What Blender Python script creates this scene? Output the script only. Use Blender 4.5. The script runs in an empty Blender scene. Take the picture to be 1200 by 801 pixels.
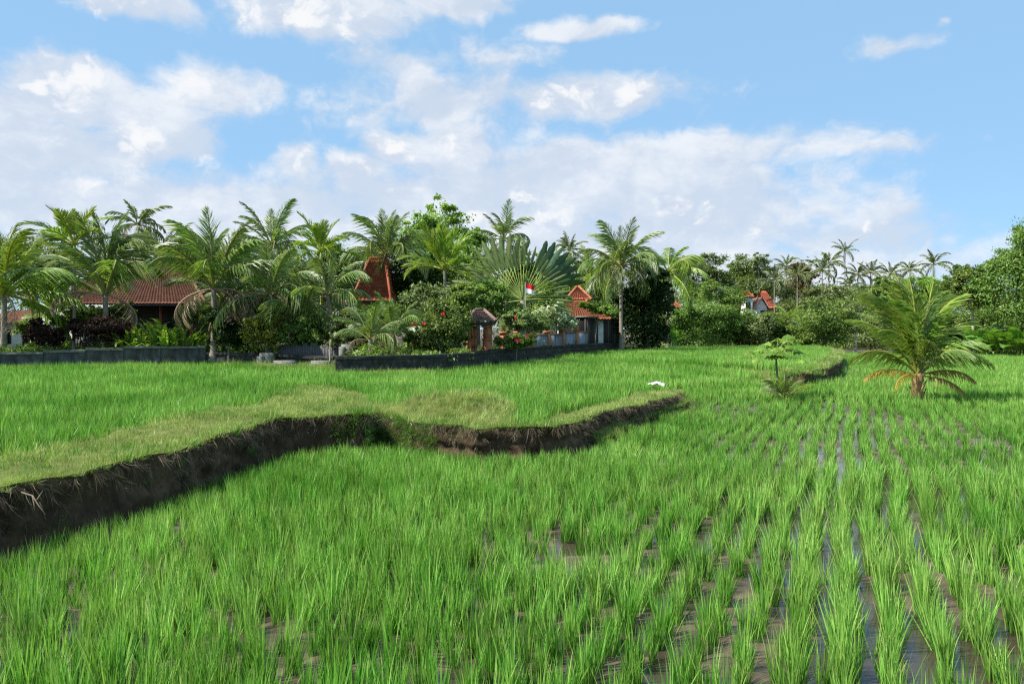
import bpy, math, random
import numpy as np
from mathutils import Vector, Matrix, noise as mnoise
from mathutils.geometry import delaunay_2d_cdt

random.seed(7); rng = np.random.default_rng(11)
SC = bpy.context.scene
COL = SC.collection
R = math.radians

# ------------------------------------------------------------------ camera
F, HX, HY, ZC = 900.0, 600.0, 385.0, 3.0        # focal length and horizon of the 1200 px picture, eye height in m
cam_d = bpy.data.cameras.new('camera'); cam = bpy.data.objects.new('camera', cam_d); COL.objects.link(cam)
cam_d.sensor_width = 36.0; cam_d.lens = 27.0; cam_d.shift_y = -15.5 / 1200
cam_d.clip_start = 0.05; cam_d.clip_end = 9000
cam.location = (0, 0, ZC); cam.rotation_euler = (R(90), 0, 0)
SC.camera = cam
SC.view_settings.view_transform = 'Standard'; SC.view_settings.look = 'None'
SC.view_settings.exposure = 0.75; SC.view_settings.gamma = 1.0; SC.view_settings.use_curve_mapping = False
SC.cycles.max_bounces = 6; SC.cycles.transparent_max_bounces = 6
SC.cycles.diffuse_bounces = 3; SC.cycles.glossy_bounces = 2; SC.cycles.transmission_bounces = 3
SC.cycles.sample_clamp_indirect = 3.0; SC.cycles.use_denoising = False; SC.cycles.use_adaptive_sampling = False; SC.cycles.filter_width = 1.25

def U(px, py, Y):
    return ((px - HX) / F * Y, Y, ZC - (py - HY) / F * Y)
def G(px, py, z):
    Y = F * (ZC - z) / (py - HY)
    return ((px - HX) / F * Y, Y)

# ------------------------------------------------------------------ sky and sun
SUN_EL, SUN_AZ = R(49), R(-108)                  # azimuth from +Y, negative = to the left
sd = Vector((math.cos(SUN_EL) * math.sin(SUN_AZ), math.cos(SUN_EL) * math.cos(SUN_AZ), math.sin(SUN_EL)))
sun_d = bpy.data.lights.new('sun', 'SUN'); sun = bpy.data.objects.new('sun', sun_d); COL.objects.link(sun)
sun_d.energy = 5.0; sun_d.angle = R(0.5); sun_d.color = (1.0, 0.955, 0.87)
sun.rotation_euler = sd.to_track_quat('Z', 'Y').to_euler(); sun.location = (-30, 0, 40)

SKY_STRENGTH = 0.12
BLOBS = [  # cloud heaps seen in the sky: px, py, half width, half height, weight
    (160, 2, 90, 26, 1.1), (370, 8, 118, 40, 1.2), (545, 0, 70, 20, 1.0),
    (88, 108, 95, 46, 1.15), (10, 140, 70, 60, .95), (60, 175, 150, 46, .9), (180, 150, 80, 42, .85), (238, 98, 62, 36, .75), (295, 92, 55, 24, .5),
    (455, 75, 100, 26, .5), (510, 120, 150, 42, .68), (690, 120, 150, 30, .8), (585, 75, 70, 26, .35), (680, 33, 60, 11, .6), (1045, 46, 46, 12, .45), (1105, 20, 14, 6, .45),
    (478, 172, 46, 28, 1.15), (540, 180, 48, 36, 1.2), (430, 198, 50, 24, .95), (352, 190, 30, 22, .85),
    (110, 240, 260, 50, .95), (320, 250, 220, 52, .95), (520, 240, 200, 62, 1.0), (680, 220, 210, 64, .95), (850, 180, 220, 26, .66), (1010, 174, 100, 14, .55),
    (830, 240, 170, 70, .75), (730, 280, 280, 55, .9), (808, 250, 42, 38, 1.2), (893, 262, 24, 24, 1.1), (1014, 266, 26, 22, .85), (980, 280, 170, 40, .6),
    (670, 180, 80, 20, .8), (30, 215, 120, 40, 1.0), (200, 310, 500, 50, .9), (600, 320, 520, 50, .9), (950, 320, 220, 30, .5),
]
CORES = [(88, 100, 60, 30), (150, 140, 40, 30), (220, 85, 25, 22), (478, 168, 32, 18), (540, 168, 34, 24), (800, 240, 34, 28), (895, 258, 16, 16), (1014, 262, 16, 12), (350, 5, 95, 26), (150, -2, 75, 18),
         (40, 95, 30, 18), (240, 190, 22, 9), (115, 215, 34, 14), (690, 110, 80, 12), (352, 182, 16, 12), (432, 190, 26, 12), (600, 225, 40, 16), (660, 240, 50, 14), (700, 300, 60, 12), (560, 250, 40, 14), (480, 220, 40, 14)]
world = bpy.data.worlds.new('World'); SC.world = world; world.use_nodes = True
def build_world():
    nt = world.node_tree; nt.nodes.clear(); n, l = nt.nodes, nt.links
    def vm(op, a, b=None):
        q = n.new('ShaderNodeVectorMath'); q.operation = op
        for i, v in enumerate((a, b)):
            if v is None: continue
            if isinstance(v, tuple): q.inputs[i].default_value = v
            else: l.new(v, q.inputs[i])
        return q.outputs['Value'] if op == 'LENGTH' else q.outputs[0]
    def m(op, a, b=None, c=None):
        q = n.new('ShaderNodeMath'); q.operation = op
        for i, v in enumerate((a, b, c)):
            if v is None: continue
            if isinstance(v, (int, float)): q.inputs[i].default_value = v
            else: l.new(v, q.inputs[i])
        return q.outputs[0]
    def ss(v, a, b, lo=0.0, hi=1.0):
        q = n.new('ShaderNodeMapRange'); q.interpolation_type = 'SMOOTHSTEP'
        l.new(v, q.inputs['Value']); q.inputs['From Min'].default_value = a; q.inputs['From Max'].default_value = b; q.inputs['To Min'].default_value = lo; q.inputs['To Max'].default_value = hi
        return q.outputs[0]
    def fbm(scale, detail, rough, vec, offs, dist=0.0):
        t = n.new('ShaderNodeTexNoise'); t.noise_dimensions = '3D'
        t.inputs['Scale'].default_value = scale; t.inputs['Detail'].default_value = detail; t.inputs['Roughness'].default_value = rough; t.inputs['Distortion'].default_value = dist
        l.new(vm('ADD', vec, offs), t.inputs['Vector']); return t
    tc = n.new('ShaderNodeTexCoord'); sep = n.new('ShaderNodeSeparateXYZ'); l.new(tc.outputs['Generated'], sep.inputs[0])
    cb = n.new('ShaderNodeCombineXYZ'); l.new(m('ARCTAN2', sep.outputs[0], sep.outputs[1]), cb.inputs[0]); l.new(m('ARCSINE', sep.outputs[2]), cb.inputs[1])
    P = cb.outputs[0]; sp = n.new('ShaderNodeSeparateXYZ'); l.new(P, sp.inputs[0])
    warp = fbm(6.0, 4, .6, P, (3.1, 1.7, 0))
    Q = vm('ADD', P, vm('MULTIPLY', vm('SUBTRACT', warp.outputs['Color'], (.5, .5, .5)), (.10, .05, 0)))
    def heaps(lst, grow, soft=0.0):
        best = None
        for b in lst:
            px, py, rx, ry = b[:4]; w = b[4] if len(b) > 4 else 1.0
            a = math.atan((px - HX) / F); e = math.atan((HY - py) / F * math.cos(a)); k = 1 / F * math.cos(a) ** 2
            v = vm('MULTIPLY', vm('SUBTRACT', Q, (a, e, 0)), (1 / (rx * k * grow), 1 / (ry / F * math.cos(a) * grow), 0))
            if soft:      # long soft skirt below the middle of the heap
                q = n.new('ShaderNodeSeparateXYZ'); l.new(v, q.inputs[0]); y = q.outputs[1]
                c2 = n.new('ShaderNodeCombineXYZ'); l.new(q.outputs[0], c2.inputs[0]); l.new(m('ADD', m('MAXIMUM', y, 0.0), m('MULTIPLY', m('MINIMUM', y, 0.0), soft)), c2.inputs[1]); v = c2.outputs[0]
            f = m('MULTIPLY', m('SUBTRACT', 1.0, vm('LENGTH', v)), w)
            best = f if best is None else m('SMOOTH_MAX', best, f, 0.15)
        return m('MAXIMUM', best, -1.0)
    # where the listed heaps end, broken fair-weather cloud goes on all round
    out = ss(m('MAXIMUM', m('ABSOLUTE', sp.outputs[0]), m('MULTIPLY', sp.outputs[1], 1.35)), .60, .74)
    inn = m('SUBTRACT', 1.0, out)
    wide = fbm(2.6, 2, .5, vm('MULTIPLY', P, (1, 1.7, 1)), (8.3, 2.2, 0))
    cover = m('MULTIPLY', m('SUBTRACT', wide.outputs['Fac'], .5), 3.2)
    big = fbm(8.0, 9, .62, vm('MULTIPLY', Q, (1, 1.7, 1)), (0, 0, .4)); bn = m('SUBTRACT', big.outputs['Fac'], .5)
    def billow(vec):
        t = n.new('ShaderNodeTexVoronoi'); t.feature = 'F1'; t.inputs['Scale'].default_value = 17; t.inputs['Detail'].default_value = 4; t.inputs['Roughness'].default_value = .55; t.inputs['Lacunarity'].default_value = 2.1
        l.new(vm('MULTIPLY', vec, (1, 1.25, 1)), t.inputs['Vector']); return m('SUBTRACT', .42, t.outputs['Distance'])
    Qw = vm('ADD', Q, vm('MULTIPLY', vm('SUBTRACT', fbm(34.0, 4, .6, P, (1.3, .2, 0)).outputs['Color'], (.5, .5, .5)), (.022, .022, 0)))
    fnn = billow(Qw)
    body = m('ADD', m('MULTIPLY', heaps(BLOBS, 1.3), inn), m('MULTIPLY', cover, out))
    d0 = m('ADD', m('ADD', body, m('MULTIPLY', bn, 1.25)), m('MULTIPLY', fnn, .28))
    alpha = ss(d0, -.16, .34)
    # sunlit heads: crisp-topped towers inside the softer grey masses
    core = m('ADD', m('MULTIPLY', heaps(CORES, 1.55, .5), inn), m('MULTIPLY', m('SUBTRACT', cover, .25), out))
    hd = m('ADD', m('ADD', core, m('MULTIPLY', bn, .9)), m('MULTIPLY', fnn, 1.15))
    head = ss(hd, -.22, .60)
    # relief from a second look a little nearer the sun
    s2 = billow(vm('ADD', Qw, (-.013, .015, 0))); b2 = fbm(8.0, 5, .62, vm('MULTIPLY', vm('ADD', Q, (-.03, .03, 0)), (1, 1.7, 1)), (0, 0, .4))
    rel = m('ADD', m('MULTIPLY', m('SUBTRACT', fnn, s2), m('ADD', .12, m('MULTIPLY', head, .62))), m('MULTIPLY', m('SUBTRACT', big.outputs['Fac'], b2.outputs['Fac']), 1.6))
    tone = ss(m('ADD', m('ADD', m('MULTIPLY', head, .82), .36), m('MULTIPLY', rel, 1.7)), 0.0, 1.1)
    cr = n.new('ShaderNodeMix'); cr.data_type = 'RGBA'; l.new(tone, cr.inputs['Factor'])
    cr.inputs['A'].default_value = CLOUD_SHADE; cr.inputs['B'].default_value = CLOUD_LIT
    cl = vm('SCALE', cr.outputs['Result']); cl.node.inputs['Scale'].default_value = 1 / SKY_STRENGTH
    sky = n.new('ShaderNodeTexSky'); sky.sky_type = 'NISHITA'; sky.sun_disc = False
    sky.sun_elevation = SUN_EL; sky.sun_rotation = SUN_AZ; sky.altitude = 0; sky.air_density = .8; sky.dust_density = .0; sky.ozone_density = 2.5
    # thin humid veil: whitens the clear sky evenly
    vl = n.new('ShaderNodeMix'); vl.data_type = 'RGBA'; vl.inputs['Factor'].default_value = VEIL; l.new(sky.outputs[0], vl.inputs['A']); vl.inputs['B'].default_value = (*[c / SKY_STRENGTH for c in VEIL_COL], 1)
    mx = n.new('ShaderNodeMix'); mx.data_type = 'RGBA'
    l.new(m('MULTIPLY', alpha, m('ADD', .80, m('MULTIPLY', head, .17))), mx.inputs['Factor'])
    l.new(vl.outputs['Result'], mx.inputs['A']); l.new(cl, mx.inputs['B'])
    bg = n.new('ShaderNodeBackground'); l.new(mx.outputs['Result'], bg.inputs['Color']); bg.inputs['Strength'].default_value = SKY_STRENGTH
    ow = n.new('ShaderNodeOutputWorld'); l.new(bg.outputs[0], ow.inputs['Surface'])
    world.cycles.sampling_method = 'MANUAL'; world.cycles.sample_map_resolution = 512
CLOUD_SHADE, CLOUD_LIT = (.405, .44, .50, 1), (.575, .575, .58, 1)
VEIL, VEIL_COL = .80, (.205, .37, .55)
build_world()

# ------------------------------------------------------------------ helpers
def tag(o, label=None, cat=None, group=None, kind=None):
    if label: o['label'] = label
    if cat: o['category'] = cat
    if group: o['group'] = group
    if kind: o['kind'] = kind
    return o
def link(name, me, mat=None, parent=None):
    o = bpy.data.objects.new(name, me); COL.objects.link(o)
    if mat is not None and me is not None and not me.materials: me.materials.append(mat)
    if parent is not None: o.parent = parent
    return o
def empty(name, loc, rz=0.0):
    o = bpy.data.objects.new(name, None); COL.objects.link(o)
    o.location = loc; o.rotation_euler = (0, 0, rz); o.empty_display_size = .3
    return o
def mesh_np(name, V, faces, rnd=None, smooth=False):
    """V (n,3); faces: (m,3) or (m,4) array, or list of such arrays"""
    me = bpy.data.meshes.new(name)
    V = np.asarray(V, dtype=np.float32)
    if not isinstance(faces, list): faces = [faces]
    faces = [np.asarray(f, dtype=np.int32) for f in faces if len(f)]
    nl = sum(f.size for f in faces); npoly = sum(len(f) for f in faces)
    me.vertices.add(len(V)); me.vertices.foreach_set('co', V.ravel())
    if npoly:
        me.loops.add(nl); me.loops.foreach_set('vertex_index', np.concatenate([f.ravel() for f in faces]))
        me.polygons.add(npoly)
        tot = np.concatenate([np.full(len(f), f.shape[1], np.int32) for f in faces])
        st = np.concatenate([[0], np.cumsum(tot)[:-1]]).astype(np.int32)
        me.polygons.foreach_set('loop_start', st)
        if smooth: me.polygons.foreach_set('use_smooth', np.ones(npoly, bool))
    if rnd is not None:
        a = me.attributes.new('rnd', 'FLOAT', 'POINT'); a.data.foreach_set('value', np.asarray(rnd, np.float32))
    me.update(calc_edges=True); me.validate()
    return me
class MB:
    """collects boxes, tubes and grids into one mesh"""
    def __init__(s): s.v = []; s.f4 = []; s.f3 = []; s.n = 0
    def add(s, V, f4=(), f3=()):
        V = np.asarray(V, float); b = s.n
        s.v.append(V); s.n += len(V)
        if len(f4): s.f4.append(np.asarray(f4) + b)
        if len(f3): s.f3.append(np.asarray(f3) + b)
        return s
    def box(s, x0, x1, y0, y1, z0, z1, rz=0, c=(0, 0), j=0.0):
        V = np.array([(x, y, z) for z in (z0, z1) for y in (y0, y1) for x in (x0, x1)], float)
        if j: V += rng.uniform(-j, j, V.shape)
        if rz:
            ca, sa = math.cos(rz), math.sin(rz); x, y = V[:, 0] - c[0], V[:, 1] - c[1]
            V[:, 0], V[:, 1] = c[0] + x * ca - y * sa, c[1] + x * sa + y * ca
        return s.add(V, [(0, 2, 3, 1), (4, 5, 7, 6), (0, 1, 5, 4), (2, 6, 7, 3), (0, 4, 6, 2), (1, 3, 7, 5)])
    def tube(s, pts, rad, sides=6, cap=True):
        pts = [Vector(p) for p in pts]; k = len(pts); V = []
        for i, p in enumerate(pts):
            t = (pts[min(i + 1, k - 1)] - pts[max(i - 1, 0)]).normalized()
            a = t.cross(Vector((0, 0, 1)) if abs(t.z) < .9 else Vector((1, 0, 0))).normalized(); b = t.cross(a)
            for q in range(sides):
                w = 2 * math.pi * q / sides
                V.append(p + (a * math.cos(w) + b * math.sin(w)) * rad[i])
        f = [(i * sides + q, i * sides + (q + 1) % sides, (i + 1) * sides + (q + 1) % sides, (i + 1) * sides + q) for i in range(k - 1) for q in range(sides)]
        f3 = []
        if cap:
            V.append(pts[-1]); c = len(V) - 1; o = (k - 1) * sides
            f3 = [(o + q, o + (q + 1) % sides, c) for q in range(sides)]
        return s.add([tuple(v) for v in V], f, f3)
    def quad(s, a, b, c, d): return s.add([a, b, c, d], [(0, 1, 2, 3)])
    def mesh(s, name, smooth=False, rnd=None):
        fs = []
        if s.f4: fs.append(np.concatenate(s.f4))
        if s.f3: fs.append(np.concatenate(s.f3))
        return mesh_np(name, np.concatenate(s.v), fs, rnd, smooth)
    def build(s, name, mat, parent=None, smooth=False): return link(name, s.mesh(name, smooth), mat, parent)

def vnoise(x, y, seed=0):
    """smooth value noise, numpy"""
    x = np.asarray(x, float); y = np.asarray(y, float)
    xi = np.floor(x).astype(np.int64); yi = np.floor(y).astype(np.int64); fx = x - xi; fy = y - yi
    def h(a, b):
        q = (a * 374761393 + b * 668265263 + seed * 974711) & 0x7fffffff
        q = ((q ^ (q >> 13)) * 1274126177) & 0x7fffffff
        return ((q ^ (q >> 16)) & 0xffff) / 65535.0
    u = fx * fx * (3 - 2 * fx); v = fy * fy * (3 - 2 * fy)
    return (h(xi, yi) * (1 - u) + h(xi + 1, yi) * u) * (1 - v) + (h(xi, yi + 1) * (1 - u) + h(xi + 1, yi + 1) * u) * v
def fbm2(x, y, seed=0, oct=4):
    s, a, t = 0, .5, 0
    for i in range(oct):
        s = s + a * vnoise(np.asarray(x) * 2 ** i, np.asarray(y) * 2 ** i, seed + i); t += a; a *= .5
    return s / t
def inpoly(x, y, poly):
    x = np.asarray(x); y = np.asarray(y); c = np.zeros(x.shape, bool); n = len(poly); j = n - 1
    for i in range(n):
        xi, yi = poly[i]; xj, yj = poly[j]
        if yi != yj:
            c ^= ((yi > y) != (yj > y)) & (x < (xj - xi) * (y - yi) / (yj - yi) + xi)
        j = i
    return c

# ------------------------------------------------------------------ materials
MATS = {}
def nodes_of(name):
    mt = bpy.data.materials.new(name); mt.use_nodes = True; MATS[name] = mt
    nt = mt.node_tree; nt.nodes.clear(); return mt, nt.nodes, nt.links
def ramp(n, stops):
    r = n.new('ShaderNodeValToRGB'); e = r.color_ramp.elements
    while len(e) < len(stops): e.new(.5)
    for q, (p, c) in zip(e, stops): q.position = p; q.color = (*c, 1)
    return r
def leaf_mat(name, stops, trans=.35, tcol=(1.15, 1.2, .45), rough=.5, spec=.35, vary=.5, hue=.016, val=.28, patch=0.0):
    """foliage: colour by the per-leaf value 'rnd', varied per object; light passes through the leaf"""
    mt, n, l = nodes_of(name)
    at = n.new('ShaderNodeAttribute'); at.attribute_name = 'rnd'
    oi = n.new('ShaderNodeObjectInfo')
    r = ramp(n, stops); l.new(at.outputs['Fac'], r.inputs[0])
    h = n.new('ShaderNodeHueSaturation'); l.new(r.outputs[0], h.inputs['Color'])
    def mr(a, b):
        q = n.new('ShaderNodeMapRange'); l.new(oi.outputs['Random'], q.inputs['Value']); q.inputs['To Min'].default_value = a; q.inputs['To Max'].default_value = b; return q.outputs[0]
    l.new(mr(.5 - hue, .5 + hue * .6), h.inputs['Hue']); l.new(mr(1 - val * .6, 1 + val), h.inputs['Value'])
    if patch:      # vigour of the crop changes from place to place
        ge = n.new('ShaderNodeNewGeometry'); tx = n.new('ShaderNodeTexNoise'); tx.inputs['Scale'].default_value = patch; tx.inputs['Detail'].default_value = 4
        l.new(ge.outputs['Position'], tx.inputs['Vector'])
        h2 = n.new('ShaderNodeHueSaturation'); l.new(h.outputs[0], h2.inputs['Color'])
        for sock, a, b in (('Hue', .512, .484), ('Saturation', 1.06, .92), ('Value', .70, 1.28)):
            q = n.new('ShaderNodeMapRange'); l.new(tx.outputs['Fac'], q.inputs['Value']); q.inputs['From Min'].default_value = .3; q.inputs['From Max'].default_value = .7
            q.inputs['To Min'].default_value = a; q.inputs['To Max'].default_value = b; l.new(q.outputs[0], h2.inputs[sock])
        h = h2
    p = n.new('ShaderNodeBsdfPrincipled'); p.inputs['Roughness'].default_value = rough; p.inputs['Specular IOR Level'].default_value = spec
    l.new(h.outputs[0], p.inputs['Base Color'])
    t = n.new('ShaderNodeBsdfTranslucent')
    tm = n.new('ShaderNodeMix'); tm.data_type = 'RGBA'; tm.blend_type = 'MULTIPLY'; tm.inputs['Factor'].default_value = 1
    l.new(h.outputs[0], tm.inputs['A']); tm.inputs['B'].default_value = (*[c * 1.25 for c in tcol], 1); l.new(tm.outputs['Result'], t.inputs['Color'])
    mx = n.new('ShaderNodeMixShader'); mx.inputs[0].default_value = trans
    l.new(p.outputs[0], mx.inputs[1]); l.new(t.outputs[0], mx.inputs[2])
    o = n.new('ShaderNodeOutputMaterial'); l.new(mx.outputs[0], o.inputs[0])
    return mt
def surf_mat(name, stops, scale=3.0, rough=.85, spec=.2, bump=.3, detail=6, stretch=(1, 1, 1), bscale=None, dist=.03, coord='Object'):
    mt, n, l = nodes_of(name)
    tc = n.new('ShaderNodeTexCoord'); mp = n.new('ShaderNodeMapping'); mp.inputs['Scale'].default_value = stretch
    l.new(tc.outputs[coord], mp.inputs[0])
    t = n.new('ShaderNodeTexNoise'); t.inputs['Scale'].default_value = scale; t.inputs['Detail'].default_value = detail; t.inputs['Roughness'].default_value = .62
    l.new(mp.outputs[0], t.inputs['Vector'])
    r = ramp(n, stops); l.new(t.outputs['Fac'], r.inputs[0])
    p = n.new('ShaderNodeBsdfPrincipled'); p.inputs['Roughness'].default_value = rough; p.inputs['Specular IOR Level'].default_value = spec
    l.new(r.outputs[0], p.inputs['Base Color'])
    t2 = n.new('ShaderNodeTexNoise'); t2.inputs['Scale'].default_value = bscale or scale * 5; t2.inputs['Detail'].default_value = 5
    l.new(mp.outputs[0], t2.inputs['Vector'])
    b = n.new('ShaderNodeBump'); b.inputs['Strength'].default_value = bump; b.inputs['Distance'].default_value = dist
    l.new(t2.outputs['Fac'], b.inputs['Height']); l.new(b.outputs[0], p.inputs['Normal'])
    o = n.new('ShaderNodeOutputMaterial'); l.new(p.outputs[0], o.inputs[0])
    return mt

M = {}
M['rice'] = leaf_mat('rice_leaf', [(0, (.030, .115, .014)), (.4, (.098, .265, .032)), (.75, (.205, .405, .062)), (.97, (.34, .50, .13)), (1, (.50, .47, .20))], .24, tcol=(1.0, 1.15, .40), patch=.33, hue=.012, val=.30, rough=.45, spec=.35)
M['grass'] = leaf_mat('bund_grass_leaf', [(0, (.09, .16, .03)), (.45, (.20, .30, .065)), (.8, (.34, .41, .13)), (1, (.50, .46, .23))], .25, hue=.02, val=.35, patch=.5)
M['root'] = leaf_mat('dry_root', [(0, (.035, .026, .017)), (.6, (.14, .10, .06)), (1, (.42, .34, .22))], .1, tcol=(1, .9, .6), hue=.01, val=.3)
M['weed'] = leaf_mat('weed_leaf', [(0, (.04, .12, .015)), (1, (.14, .28, .04))], .3)
M['palm'] = leaf_mat('coconut_leaf', [(0, (.05, .105, .022)), (.5, (.125, .20, .05)), (.85, (.25, .30, .10)), (1, (.42, .36, .17))], .32, spec=.5, rough=.42)
M['palm_light'] = leaf_mat('areca_leaf', [(0, (.06, .15, .018)), (.6, (.185, .28, .04)), (1, (.40, .42, .09))], .38, spec=.4, rough=.42)
M['palm_far'] = leaf_mat('far_palm_leaf', [(0, (.05, .085, .028)), (.6, (.12, .16, .055)), (1, (.24, .25, .11))], .25)
M['palm_dead'] = leaf_mat('dead_frond', [(0, (.12, .075, .04)), (.6, (.27, .19, .11)), (1, (.42, .33, .22))], .2, tcol=(1, .85, .6))
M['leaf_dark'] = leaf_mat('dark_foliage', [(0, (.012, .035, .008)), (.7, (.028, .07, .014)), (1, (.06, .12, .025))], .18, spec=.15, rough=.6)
M['leaf_mid'] = leaf_mat('mid_foliage', [(0, (.040, .09, .015)), (.5, (.115, .195, .034)), (1, (.26, .33, .075))], .3)
M['leaf_bright'] = leaf_mat('bright_foliage', [(0, (.055, .13, .018)), (.5, (.14, .25, .035)), (1, (.31, .41, .085))], .34)
M['leaf_olive'] = leaf_mat('olive_foliage', [(0, (.05, .085, .025)), (.5, (.13, .18, .055)), (1, (.28, .31, .13))], .28)
M['leaf_yellow'] = leaf_mat('yellow_foliage', [(0, (.12, .16, .02)), (.6, (.27, .31, .05)), (1, (.46, .46, .11))], .34)
M['leaf_red'] = leaf_mat('reddish_foliage', [(0, (.06, .075, .02)), (.6, (.13, .10, .03)), (1, (.30, .11, .04))], .28)
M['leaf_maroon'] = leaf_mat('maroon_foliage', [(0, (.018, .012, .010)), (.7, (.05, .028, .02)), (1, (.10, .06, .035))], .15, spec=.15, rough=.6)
M['leaf_white'] = leaf_mat('variegated_foliage', [(0, (.10, .16, .06)), (.5, (.36, .42, .28)), (1, (.62, .64, .52))], .25)
M['flower_red'] = leaf_mat('red_flower', [(0, (.35, .012, .02)), (1, (.62, .03, .05))], .3, tcol=(1, .4, .4))
M['banana'] = leaf_mat('broad_leaf', [(0, (.055, .14, .02)), (.6, (.12, .26, .04)), (1, (.24, .36, .08))], .36, spec=.5, rough=.4)
M['fan'] = leaf_mat('fan_leaf', [(0, (.045, .09, .025)), (.6, (.12, .17, .05)), (1, (.28, .31, .12))], .3, spec=.5, rough=.4)
M['fan_dark'] = leaf_mat('dark_fan_leaf', [(0, (.015, .045, .016)), (.7, (.035, .085, .03)), (1, (.07, .14, .05))], .2, spec=.5, rough=.35)
M['petiole'] = surf_mat('pale_petiole', [(.3, (.20, .27, .06)), (.7, (.34, .40, .12))], 4, .7, .1)
M['bark'] = surf_mat('grey_bark', [(.3, (.10, .085, .065)), (.7, (.27, .235, .19))], 6, .9, stretch=(1, 1, 3))
M['bark_pale'] = surf_mat('pale_bark', [(.3, (.34, .31, .25)), (.7, (.58, .54, .46))], 6, .85, stretch=(1, 1, 3))
M['bark_palm'] = surf_mat('ringed_palm_bark', [(.3, (.14, .115, .085)), (.7, (.36, .31, .24))], 5, .9, stretch=(1, 1, 6))
M['shaft'] = surf_mat('green_crownshaft', [(.3, (.16, .26, .05)), (.7, (.34, .42, .10))], 3, .45)
M['yshaft'] = surf_mat('yellow_green_cane', [(.3, (.34, .38, .07)), (.7, (.55, .50, .13))], 5, .5, stretch=(1, 1, 5))
M['coconut'] = surf_mat('coconut_husk', [(.3, (.22, .20, .05)), (.7, (.40, .30, .10))], 4, .6)
M['stump'] = surf_mat('fibrous_palm_base', [(.3, (.16, .09, .035)), (.7, (.48, .32, .14))], 7, .9, stretch=(3, 3, 1))
M['soil'] = surf_mat('bank_soil', [(.25, (.022, .014, .008)), (.5, (.075, .05, .029)), (.75, (.18, .125, .075))], 2.2, .95, .15, .9, 8, (1, 1, .45), 9, .06)
M['tgrass'] = surf_mat('terrace_turf', [(.3, (.06, .075, .02)), (.6, (.13, .15, .04)), (.8, (.22, .19, .09))], 1.5, .95, .1, .6)
M['village'] = surf_mat('village_soil', [(.3, (.03, .035, .018)), (.6, (.06, .06, .032)), (.8, (.10, .085, .055))], .6, .95, .1, .5)
M['dark_stone'] = surf_mat('blackened_stone', [(.3, (.016, .016, .015)), (.55, (.05, .049, .046)), (.8, (.14, .14, .13))], 2.6, .95, .15, .9, 8, (1, 1, 1), 8, .05)
M['dark_render'] = surf_mat('stained_concrete', [(.28, (.022, .022, .021)), (.5, (.075, .075, .071)), (.75, (.22, .22, .205))], 1.8, .92, .15, .5, 8, (1, 1, .35), 7, .02)
M['concrete'] = surf_mat('mossy_concrete', [(.3, (.10, .105, .085)), (.7, (.26, .255, .22))], 4, .9)
M['grey_paint'] = surf_mat('blue_grey_wall_paint', [(.25, (.10, .11, .12)), (.5, (.21, .235, .265)), (.75, (.31, .335, .37))], 1.6, .9, .15, .3, 7, (1, 1, .4), 8, .01)
M['orange_brick'] = surf_mat('orange_brick', [(.3, (.30, .10, .045)), (.7, (.50, .20, .09))], 5, .9)
M['brown_wall'] = surf_mat('brown_plaster', [(.3, (.035, .026, .02)), (.7, (.08, .06, .045))], 2, .9)
M['white_wall'] = surf_mat('white_plaster', [(.25, (.45, .45, .43)), (.6, (.70, .70, .68)), (.8, (.78, .78, .76))], 1.5, .9, .2, .2)
M['tile_old'] = surf_mat('weathered_roof_tile', [(.25, (.075, .04, .03)), (.5, (.17, .075, .05)), (.75, (.26, .115, .075))], 3.2, .9, .15, .4)
M['tile_red'] = surf_mat('red_roof_tile', [(.25, (.20, .055, .03)), (.5, (.34, .10, .05)), (.75, (.46, .16, .085))], 3.0, .85, .2, .4)
M['tile_orange'] = surf_mat('orange_roof_tile', [(.25, (.20, .075, .045)), (.5, (.36, .125, .065)), (.75, (.46, .18, .10))], 3.0, .85, .2, .4)
M['tile_bright'] = surf_mat('bright_red_roof', [(.3, (.52, .12, .07)), (.7, (.66, .20, .12))], 2.0, .8, .2, .2)
M['tile_dim'] = surf_mat('brown_roof', [(.3, (.13, .085, .07)), (.7, (.24, .16, .13))], 2.0, .9)
M['awning'] = surf_mat('grey_sheet_roof', [(.3, (.20, .20, .19)), (.7, (.40, .40, .38))], 2.0, .7, stretch=(4, 1, 1))
M['wood'] = surf_mat('weathered_plank', [(.3, (.055, .052, .05)), (.6, (.13, .125, .12)), (.8, (.22, .21, .20))], 3.0, .9, .2, .4, 7, (4, 4, .6))
M['wood_dark'] = surf_mat('dark_wood', [(.3, (.022, .019, .018)), (.7, (.075, .068, .062))], 3.0, .85, .2, .4, 7, (4, 4, .6))
M['wood_carved'] = surf_mat('carved_red_wood', [(.3, (.16, .05, .025)), (.7, (.32, .12, .06))], 6, .7)
M['dark_void'] = surf_mat('dark_interior', [(.3, (.010, .010, .010)), (.7, (.022, .02, .018))], 2, .9)
M['flag_red'] = surf_mat('red_cloth', [(.3, (.60, .012, .02)), (.7, (.70, .02, .03))], 4, .8)
M['flag_white'] = surf_mat('white_cloth', [(.3, (.76, .76, .76)), (.7, (.82, .82, .82))], 4, .8)
M['metal'] = surf_mat('grey_metal', [(.3, (.25, .25, .25)), (.7, (.38, .38, .38))], 4, .4)
M['plastic'] = surf_mat('white_plastic', [(.3, (.38, .38, .37)), (.6, (.52, .52, .52)), (.8, (.62, .62, .62))], 6, .5, .4, .8, bscale=14)
M['twig'] = surf_mat('dry_twig', [(.3, (.10, .08, .055)), (.7, (.24, .19, .14))], 9, .9)

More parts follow.
